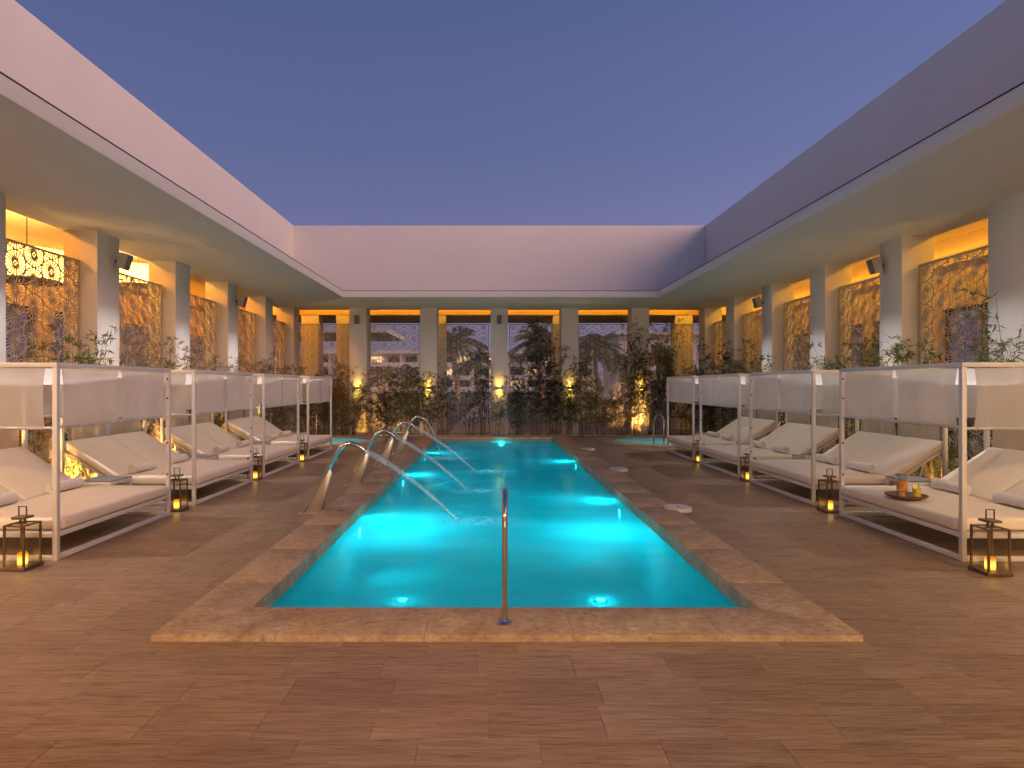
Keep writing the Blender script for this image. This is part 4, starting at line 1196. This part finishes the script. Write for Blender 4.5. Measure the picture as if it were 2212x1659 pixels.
MB().lathe([(0, -0.003), (0.030, -0.003), (0.030, 0.003), (0, 0.003)], 16).xf(Matrix.Translation((-0.02, 0.0, 0.125)) @ Matrix.Rotation(1.1, 4, 'X')).build('lemon_slice', lemon, g2)
MB().tube([(0.01, 0, 0.02), (0.035, 0.01, 0.19)], 0.003, 6).build('straw', M['wood'], g2)

# ------------------------------------------------------------------ water spouts and their jets
def make_spout():
    t = empty('water_spout')
    path = bez((-0.015, 0, 0.0), (0.20, 0, 0.36), (0.33, 0, 0.60), (0.44, 0, 0.80), 10) + bez((0.44, 0, 0.80), (0.53, 0, 0.985), (0.66, 0, 1.01), (0.845, 0, 0.850), 16)[1:]
    n = len(path)
    MB().tube(path, [0.031 - 0.003 * i / n for i in range(n)], 16).build('bent_tube', M['steel'], t, smooth=True)
    pts = [(0.012, 0.0), (0.235, 0.0), (0.385, 0.545), (0.365, 0.62), (0.30, 0.545)]
    v = [(p[0], -0.040 + 0.022 * p[1] / 0.62, p[1]) for p in pts] + [(p[0], 0.040 - 0.022 * p[1] / 0.62, p[1]) for p in pts]
    k = len(pts)
    MB().add(v, [tuple(range(k)), tuple(range(2*k - 1, k - 1, -1))] + [(i, k + i, k + (i+1) % k, (i+1) % k) for i in range(k)]).build('fin', M['brushed'], t, bevel=0.004, seg=2)
    bx(-0.075, 0.265, -0.07, 0.07, 0.0, 0.008).build('foot_plate', M['brushed'], t, bevel=0.002, seg=1)
    d = (path[-1] - path[-2]).normalized(); q = d.to_track_quat('Z', 'Y').to_matrix().to_4x4()
    MB().lathe([(0.033, -0.03), (0.035, -0.02), (0.035, 0.012), (0.027, 0.012)], 16).xf(Matrix.Translation(path[-1]) @ q).build('nozzle', M['steel'], t, smooth=True)
    return t
sp = make_spout()
SPY = (7.79, 9.98, 12.30, 14.42)
SPX = (-2.57, -2.53, -2.51, -2.50)
sp_lab = ['nearest the camera', 'second from the camera', 'third from the camera', 'farthest, its water falling in a steep arc']
def jet(mouth, land, slope, label, n=6, w0=0.058, w1=0.022, r=0.0055):
    t = empty('water_jet', mouth); tag(t, label, 'water jet', 'jets from the spouts')
    D = land[0] - mouth[0]; drop = mouth[2] - WZ
    c = (drop - slope * D) / D ** 2
    # the misty body of the jet round its strands
    v = []; f = []; nr = 12
    for i in range(21):
        s_ = i / 20; dx = D * s_; w = (w0 + (w1 - w0) * s_) * (1.15 if n > 5 else 1.0)
        for q in range(nr):
            a = 2 * PI * q / nr
            v.append((dx + 0.25 * w * math.sin(a) * 0.5, w * math.cos(a), -slope * dx - c * dx * dx + 0.55 * w * math.sin(a)))
    for i in range(20):
        for q in range(nr): f.append((i*nr+q, i*nr+(q+1) % nr, (i+1)*nr+(q+1) % nr, (i+1)*nr+q))
    MB().add(v, f).build('mist', M['mist'], t, smooth=True, fix=False)
    for k in range(n):
        u = (k / (n - 1) - 0.5) * 2
        pts = []; rs = []
        for i in range(19):
            s_ = i / 18; dx = D * s_ * (1 - 0.03 * abs(u) + 0.03 * u)
            w = w0 + (w1 - w0) * s_
            pts.append((dx, u * w * 0.9 + 0.004 * math.sin(i * .9 + k), -slope * dx - c * dx * dx + u * w * 0.5))
            rs.append(r * (1 - 0.35 * s_))
        MB().tube(pts, rs, 7).build('strand', M['jet'], t, smooth=True)
    dm = MB(); rd = random.Random(int(mouth[1] * 100))
    for k in range(90):
        if k < 45:
            u = rd.random() ** .6; dx = D * u; w = w0 + (w1 - w0) * u + 0.03 * u
            p = (dx + rd.gauss(0, .01), rd.gauss(0, w * .8), -slope * dx - c * dx * dx + rd.gauss(0, w * .6))
        else:
            a = rd.uniform(0, 6.28); r_ = abs(rd.gauss(0, .12)); p = (D + r_ * math.cos(a), r_ * math.sin(a), -drop + abs(rd.gauss(0, .05)))
        q = rd.uniform(.002, .0055)
        dm.add([(p[0]+q,p[1],p[2]),(p[0]-q,p[1],p[2]),(p[0],p[1]+q,p[2]),(p[0],p[1]-q,p[2]),(p[0],p[1],p[2]+q),(p[0],p[1],p[2]-q)], [(0,2,4),(2,1,4),(1,3,4),(3,0,4),(2,0,5),(1,2,5),(3,1,5),(0,3,5)])
    tag(dm.build('droplets', M['drop'], t, smooth=True, fix=False), kind='stuff')
    return t
for i in range(4):
    t = sp if i == 0 else copy_tree(sp)
    t.location = (SPX[i], SPY[i], 0.002); tag(t, f'curved steel water spout on the left deck, {sp_lab[i]}', 'water spout', 'steel spouts beside the pool')
    mouth = Vector((SPX[i] + 0.845, SPY[i], 0.852))
    if i < 3: jet(mouth, (-0.47 + 0.05 * i, SPY[i], WZ), 0.50, f'fanned water jet shooting into the pool, {sp_lab[i]}')
    else: jet(mouth, (-1.27, SPY[i], WZ), 0.9, 'steep glassy water arc falling from the farthest spout', 5, 0.024, 0.016, 0.011)
def churn(loc, rx, ry, label):
    n = 40; v = [(0, 0, 0.016)]; f = []
    for j in range(1, 9):
        for k in range(n):
            a = 2*PI*k/n; r = j / 8
            v.append((r*math.cos(a), r*math.sin(a), 0.004 + 0.012 * (1 - r) ** 2 + 0.004 * math.sin(5*a + j) * (1 - r)))
    for k in range(n): f.append((0, 1 + k, 1 + (k + 1) % n))
    for j in range(7):
        for k in range(n): f.append((1 + j*n + k, 1 + (j+1)*n + k, 1 + (j+1)*n + (k+1) % n, 1 + j*n + (k+1) % n))
    o = MB().add(v, f).build('churned_water', M['foam'], None, loc, smooth=True, fix=False); o.scale = (rx, ry, 1)
    tag(o, label, 'splash', 'splashes under the jets')
churn((-0.15, 7.7, WZ), 0.75, 0.36, 'churned bright water where the nearest jet lands')
churn((-0.15, 9.9, WZ), 0.7, 0.34, 'churned bright water where the second jet lands')
churn((-0.05, 12.2, WZ), 0.7, 0.36, 'churned bright water where the third jet lands')
churn((-1.05, 14.4, WZ), 0.75, 0.6, 'bright splash under the steep arc of the farthest spout')

# ------------------------------------------------------------------ rails, drains, stone discs
def grab_rail(name, a, b, top, r, label, zf, below):
    """an inverted U from a (on the rim) to b (standing in the water)"""
    t = empty(name, (a[0], a[1], zf)); tag(t, label, 'handrail')
    d = Vector((b[0] - a[0], b[1] - a[1], 0)); L = d.length; rr = L / 2
    pts = [(0, 0, 0.0), (0, 0, (top - rr) * .5), (0, 0, top - rr)]
    for i in range(1, 13):
        w = PI * i / 12; p = d * (0.5 - 0.5 * math.cos(w)); pts.append((p.x, p.y, top - rr + rr * math.sin(w)))
    pts += [(d.x, d.y, (top - rr) * .4), (d.x, d.y, below)]
    MB().tube(pts, r, 18).build('rail', M['steel'], t, smooth=True)
    MB().lathe([(r*2.5, 0.0), (r*2.5, 0.008), (r*2.0, 0.018), (r*1.1, 0.022)], 28).build('flange', M['steel'], t, smooth=True)
    return t
hb_ = P(1090.4, 1345.7, CZ)
grab_rail('pool_handrail', (hb_.x, hb_.y), (hb_.x + 0.012, hb_.y + 0.46), 0.91, 0.021, 'chrome handrail post on the coping at the near end of the pool', CZ + 0.001, -0.9)
grab_rail('tub_handrail', (4.98, 16.42), (4.84, 16.95), 0.88, 0.024, 'chrome handrail at the rim of the right hot tub', 0.036, -0.5)
grab_rail('tub_handrail', (-5.06, 16.42), (-5.22, 16.95), 0.88, 0.024, 'chrome handrail at the rim of the left hot tub', 0.036, -0.5)
for i, (xx, yy) in enumerate(((-2.05, 7.77), (-2.03, 10.0), (-2.01, 12.3))):
    t = empty('floor_drain', (xx, yy, CZ + 0.0008)); tag(t, f'small dark drain cap on the left coping, {row_pos[i]}', 'drain', 'drain caps on the coping')
    MB().lathe([(0.058, 0.0), (0.058, 0.003), (0.048, 0.005), (0.046, 0.003), (0, 0.003)], 28).build('ring', M['drain'], t, smooth=True)
    bx(-0.02, 0.02, -0.004, 0.004, 0.0032, 0.0046).build('slot', M['knob'], t)
for i, (px, py) in enumerate(((1459, 1096), (1342, 1012.5), (1278, 969))):
    p = P(px, py, 0.05)
    t = MB().lathe([(0.19, -0.03), (0.19, 0.012), (0.182, 0.018), (0, 0.018)], 36, (0, 0, 0)).build('stone_cover', M['disc'], None, (2.60, p.y, CZ - 0.004), smooth=True)
    tag(t, f'round pale stone cover on the right coping edge, {row_pos[i] if i < 2 else "farthest from the camera"}', 'cover', 'round covers on the coping')
    MB().lathe([(0.022, 0.0185), (0.022, 0.021), (0, 0.021)], 16).build('plug', M['drain'], t)

# ------------------------------------------------------------------ bamboo
def leaves_mesh(name, base, direc, L, wid, mat, droop=0.25):
    n = len(base)
    d = direc / np.linalg.norm(direc, axis=1, keepdims=True)
    rv = rng.normal(size=(n, 3)); s = np.cross(d, rv); s /= np.linalg.norm(s, axis=1, keepdims=True) + 1e-9
    L = L[:, None]; w = (wid[:, None]) * s
    dz = np.zeros((n, 3)); dz[:, 2] = -droop
    p0 = base; pm = base + d * L * 0.38 + dz * L * 0.10; p1 = base + d * L + dz * L * 0.55
    V = np.stack([p0, pm + w, p1, pm - w], 1).reshape(-1, 3)
    me = bpy.data.meshes.new(name)
    me.vertices.add(4 * n); me.vertices.foreach_set('co', V.ravel().astype(np.float32))
    me.loops.add(4 * n); me.loops.foreach_set('vertex_index', np.arange(4 * n, dtype=np.int32))
    me.polygons.add(n); me.polygons.foreach_set('loop_start', np.arange(0, 4 * n, 4, dtype=np.int32))
    at = me.attributes.new('leaf_random', 'FLOAT', 'POINT')
    at.data.foreach_set('value', np.repeat(rng.random(n) * 0.75 + rng.random() * 0.25, 4).astype(np.float32))
    me.materials.append(mat); me.update(calc_edges=True); return me

def bamboo(loc, height, spread, nculm, nleaf, mat, label, lean=(0, 0), low=0.22, group='bamboo planted along the court', leafL=0.115, ymax=None):
    t = empty('bamboo_plant', loc); tag(t, label, 'bamboo', group)
    cm = MB(); paths = []
    for k in range(nculm):
        a = random.uniform(0, 2*PI); rr = random.random() ** .5
        b = Vector((math.cos(a) * rr * spread * .30, math.sin(a) * rr * spread * .16, 0))
        hh = height * (random.uniform(.55, 1.0) if k else 1.0)
        out = Vector((math.cos(a) * rr * spread * 0.75 + lean[0], math.sin(a) * rr * spread * 0.42 + lean[1], 0)) * (hh / height)
        pts = []
        for i in range(9):
            u = i / 8
            p = b + out * (u ** 1.7) + Vector((0, 0, hh * (u - 0.06 * u ** 4)))
            p.x += 0.025 * math.sin(u * 9 + k * 2.3); p.y += 0.02 * math.sin(u * 7 + k)
            pts.append(p)
        paths.append(pts)
        r0 = random.uniform(0.005, 0.010)
        cm.tube(pts, [r0 * (1 - 0.7 * i / 8) for i in range(9)], 4, False)
    # side twigs bear the sprays of leaves
    ntw = max(6, nleaf // 9)
    ci = rng.integers(0, nculm, ntw)
    u = low + (1 - low) * rng.random(ntw) ** 0.75
    PA = np.array([[p[:] for p in pts] for pts in paths])
    fi = np.clip(u * 8, 0, 7.999); i0 = fi.astype(int); fr = (fi - i0)[:, None]
    b0 = PA[ci, i0] * (1 - fr) + PA[ci, i0 + 1] * fr
    ang = rng.uniform(0, 2*PI, ntw); el = rng.uniform(-.2, .9, ntw)
    td = np.stack([np.cos(ang) * np.cos(el), np.sin(ang) * np.cos(el) * .8, np.sin(el)], 1)
    tl = rng.uniform(.08, .34, ntw) * (1.1 - .5 * u) * (0.6 + spread * .5)
    tip = b0 + td * tl[:, None]
    for k in range(0, ntw, 2): cm.tube([b0[k], tip[k]], 0.0022, 3, False)
    rep = 9
    base = np.repeat(b0, rep, 0) + np.repeat(tip - b0, rep, 0) * rng.uniform(.45, 1.05, (ntw * rep, 1))
    dirs = np.repeat(td, rep, 0) * 0.7 + rng.normal(size=(ntw * rep, 3)) * 0.62; dirs[:, 2] -= 0.12
    L = rng.uniform(.6, 1.25, ntw * rep) * leafL
    if ymax is not None: base[:, 1] = np.minimum(base[:, 1], ymax - loc[1] - 0.02)
    o = cm.build('culms', M['culm'], t, smooth=True, fix=False); tag(o, kind='stuff')
    o = link('foliage', leaves_mesh('foliage', base, dirs, L, L * 0.075, mat), t); tag(o, kind='stuff')
    return t
ZT = lambda py, y: H + (VY - py) / F * y
back_list = [  # px of the foot, py of the top, spread, culms, leaves, lean px
    (668, 800, .9, 9, 1500, 0), (706, 775, 1.1, 13, 2600, -.1), (746, 762, 1.2, 14, 3000, .05), (792, 838, .8, 9, 900, .25),
    (842, 800, .9, 11, 1700, -.05), (884, 792, 1.0, 13, 2100, .0), (930, 788, .8, 9, 1300, .1), (962, 812, .6, 8, 800, .0),
    (1016, 806, .7, 10, 1000, .05), (1042, 728, .55, 9, 1500, .05), (1074, 800, .85, 13, 1100, .05), (1122, 770, .6, 10, 1500, .0),
    (1158, 672, .75, 14, 3200, .0), (1192, 735, .7, 12, 2400, .05), (1222, 760, .8, 11, 1800, .05), (1260, 800, .8, 10, 1200, -.05),
    (1304, 812, .8, 11, 1400, .0), (1342, 800, .8, 10, 1300, .0), (1374, 655, .75, 14, 2600, .05), (1408, 745, .9, 13, 2400, .1),
    (1444, 665, .8, 14, 2600, -.05), (1484, 760, .9, 12, 1800, .0), (1524, 800, .9, 11, 1600, .0)]
back_lab = [
    "bamboo clump at the left end of the far strip, half behind the last daybed",
    "dry bushy bamboo beside the far left hot tub",
    "dense dry bamboo hiding the first far column and its lamp",
    "thin bamboo leaning over the far left orange spotlight",
    "loose bamboo before the left half of the second far screen",
    "bamboo before the right half of the second far screen",
    "bamboo clump right below the second glowing wall lamp",
    "thin bamboo at the left edge of the third far screen",
    "open bamboo before the middle of the third far screen, path behind",
    "tall slim bamboo just left of the middle far column",
    "fan-shaped bamboo at the foot of the middle far column",
    "bamboo just right of the middle far column",
    "tallest dense bamboo before the fourth far screen",
    "bushy bamboo before the right part of the fourth far screen",
    "bamboo leaning at the fourth far column under its lamp",
    "bamboo at the left edge of the fifth far screen",
    "reddish dry bamboo before the middle of the fifth far screen",
    "dry bamboo left of the far right orange spotlight",
    "very tall bamboo before the fifth far column",
    "dense bamboo right of the far right orange spotlight",
    "tall dark bamboo before the last far screen",
    "bamboo at the right edge of the last far screen",
    "bamboo clump at the right end of the far strip, behind the last daybed"]
for i, (px, py, spd, nc, nl, le) in enumerate(back_list):
    yy = 19.72 + random.uniform(-.12, .10)
    hgt = ZT(py, yy)
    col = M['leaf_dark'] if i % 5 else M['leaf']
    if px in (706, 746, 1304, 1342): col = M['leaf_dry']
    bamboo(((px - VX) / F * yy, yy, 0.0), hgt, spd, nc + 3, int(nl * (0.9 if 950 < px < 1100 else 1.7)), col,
           back_lab[i], (le, 0), 0.16, 'bamboo along the far end', 0.105, YB + 0.30)
for i in range(9):
    yy = 8.15 + i * 1.30 + random.uniform(-.2, .2)
    hgt = random.uniform(2.5, 2.95)
    bamboo((XL + 0.20, yy, 0.0), hgt, 0.75, 16, 3600, M['leaf_dry'] if i != 1 else M['leaf'],
           f'{ordinal[i]} bamboo clump from the camera behind the left daybeds', (0.10, 0), 0.06, 'bamboo behind the left daybeds')
rh = [3.35, 2.85, 2.75, 3.05, 2.65, 2.9, 2.75, 3.2, 3.4, 2.8]
for i in range(10):
    yy = 8.1 + i * 1.22 + random.uniform(-.15, .15)
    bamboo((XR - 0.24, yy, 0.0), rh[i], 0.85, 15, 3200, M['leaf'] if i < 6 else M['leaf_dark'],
           f'{ordinal[i]} bamboo clump from the camera behind the right daybeds', (-0.10, 0), 0.06, 'bamboo behind the right daybeds')

# ------------------------------------------------------------------ beyond the screens: hotel, palms
hotel = empty('hotel_building', (0, 140, 0)); tag(hotel, 'long white hotel of balconied storeys far behind the screens', 'building')
def hp(name, mat, x0, x1, y0, y1, z0, z1, par=hotel): return bx(x0, x1, y0, y1, z0, z1).build(name, mat, par)
HX0, HX1 = -62, 26
hp('wall', M['far_white'], HX0, HX1, 2.6, 10, 0, 9.6); hp('roof_parapet', M['far_white'], HX0 - .4, HX1 + .4, -0.5, 10.3, 9.6, 10.5)
for zz in (0.3, 3.2, 6.4): hp('balcony_slab', M['far_white'], HX0, HX1, 0.0, 2.595, zz, zz + 0.35)
n = 0
for k in range(int((HX1 - HX0) / 4.4) + 1):
    xx = HX0 + k * 4.4
    hp('fin_wall', M['far_white'], xx - 0.2, xx + 0.2, 0.02, 2.59, 0.0, 9.59)
    for zz in (0.66, 3.56, 6.76):
        if xx + 4 > HX1: continue
        w = hp('balcony_window', M['far_dark'] if (k * 7 + int(zz)) % 5 else M['win_lit'], xx + 0.8, xx + 3.6, 2.5, 2.59, zz, zz + 2.3)
        hp('railing', M['far_white'], xx + 0.25, xx + 4.15, 0.05, 0.15, zz, zz + 0.75)
        if k % 2 == 0: hp('wall_lamp', M['win_lit'], xx - 0.12, xx + 0.12, -0.12, 0.0, zz + 1.4, zz + 1.8)
vil = empty('villa_building', (24, 62, 0)); tag(vil, 'smaller pale house with warm lit windows beyond the right bays', 'building')
hp('wall', M['far_white'], -10, 12, 0.5, 9, 0, 7.3, vil); hp('roof_slab', M['far_white'], -10.6, 12.6, -0.6, 9.6, 7.3, 7.7, vil); hp('balcony_slab', M['far_white'], -10, 12, -1.0, 0.49, 3.4, 3.7, vil)
for k, xx in enumerate((-9, -6.4, -3.8, -1.2, 1.4, 4.0, 6.6, 9.2)):
    for zz in (0.5, 4.4):
        lit = (k + int(zz)) % 3 == 0
        hp('window', M['win_lit'] if lit else M['far_dark'], xx, xx + 1.5, 0.40, 0.495, zz, zz + 1.8, vil)
pav = empty('garden_pavilion', (-9.5, 33, 0)); tag(pav, 'low flat roof canopy outside behind the second far screen', 'building')
hp('roof_slab', M['far_white'], -4, 4.0, -3, 3, 4.55, 4.8, pav)
for (a, b) in ((-3.4, -2.4), (-3.4, 2.4), (0.5, 2.4)): hp('post', M['far_white'], a - .15, a + .15, b - .15, b + .15, -0.05, 4.549, pav)

def palm(loc, h, cr, label, nfr=34, group='palm trees in the garden'):
    t = empty('palm_tree', loc); tag(t, label, 'palm tree', group)
    pts = [Vector((0.12 * math.sin(i * .6), 0.05 * i / 8, h * i / 10)) for i in range(11)]
    MB().tube(pts, [0.19 - 0.006 * i + (0.012 if i % 2 else 0) for i in range(11)], 10).build('trunk', M['trunk'], t, smooth=True)
    B = []; D = []; LL = []; rm = MB()
    top = pts[-1]
    for k in range(nfr):
        a = 2.4 * k + random.uniform(-.2, .2); e = random.uniform(-0.55, 1.25); L = cr * random.uniform(.8, 1.1)
        d = Vector((math.cos(a) * math.cos(e), math.sin(a) * math.cos(e), math.sin(e)))
        path = [top + d * L * u + Vector((0, 0, -L * 0.42 * u * u)) for u in [j / 9 for j in range(10)]]
        rm.tube(path, [0.016 * (1 - .08 * j) for j in range(10)], 4, False)
        for j in range(1, 10):
            for q in range(7):
                u = (j - 1 + q / 7) / 9; p = top + d * L * u + Vector((0, 0, -L * 0.42 * u * u))
                tg = (d + Vector((0, 0, -.84 * u))).normalized(); sd_ = tg.cross(Vector((0, 0, 1))).normalized()
                for s_ in (-1, 1):
                    B.append(p[:]); D.append((tg * 0.75 + sd_ * s_ * 0.8 + Vector((0, 0, -.25)))[:]); LL.append(L * 0.30 * (1.05 - .6 * abs(u - .35)))
    LL = np.array(LL)
    cr_ = link('crown', leaves_mesh('crown', np.array(B), np.array(D), LL, LL * 0.035, M['frond'], 0.5), t)
    o = rm.build('frond_stems', M['culm'], cr_, smooth=True, fix=False); tag(o, kind='stuff')
palms = [(985, 722, 36, 1.9), (1166, 722, 37, 2.0), (1290, 738, 38, 1.9), (1210, 752, 44, 1.7), (1345, 775, 46, 1.6), (1030, 772, 50, 1.9), (880, 800, 62, 2.0), (830, 805, 66, 2.0), (1250, 790, 55, 1.7), (1425, 770, 42, 1.7)]
for i, (px, py, dd, crn) in enumerate(palms):
    palm(((px - VX) / F * dd, dd, -0.05), ZT(py, dd) - 0.2, crn, f'palm tree in the garden beyond the screens, {["tall and leafy left of the middle column", "tall and leafy right of the middle column", "leafy behind the fourth bay", "shorter beside the tall right one", "low at the far right bay", "low left of the path", "distant before the hotel in the second bay", "farther off at the second bay edge", "distant behind the fourth bay", "behind the last bay"][i]}')
# lamps at the feet of the path palms, orange on the trunks
for i, (px, dd) in enumerate(((985, 36), (1030, 50), (1166, 37))):
    xx = (px - VX) / F * dd
    garden_spot((xx + 0.45, dd - 0.7, -0.04), (xx, dd, 3.0), 260, ORG, M['lens_orange'], f'uplight at the foot of a garden palm, {ordinal[i]} along the path', 50, 0.6, 'palm uplights')
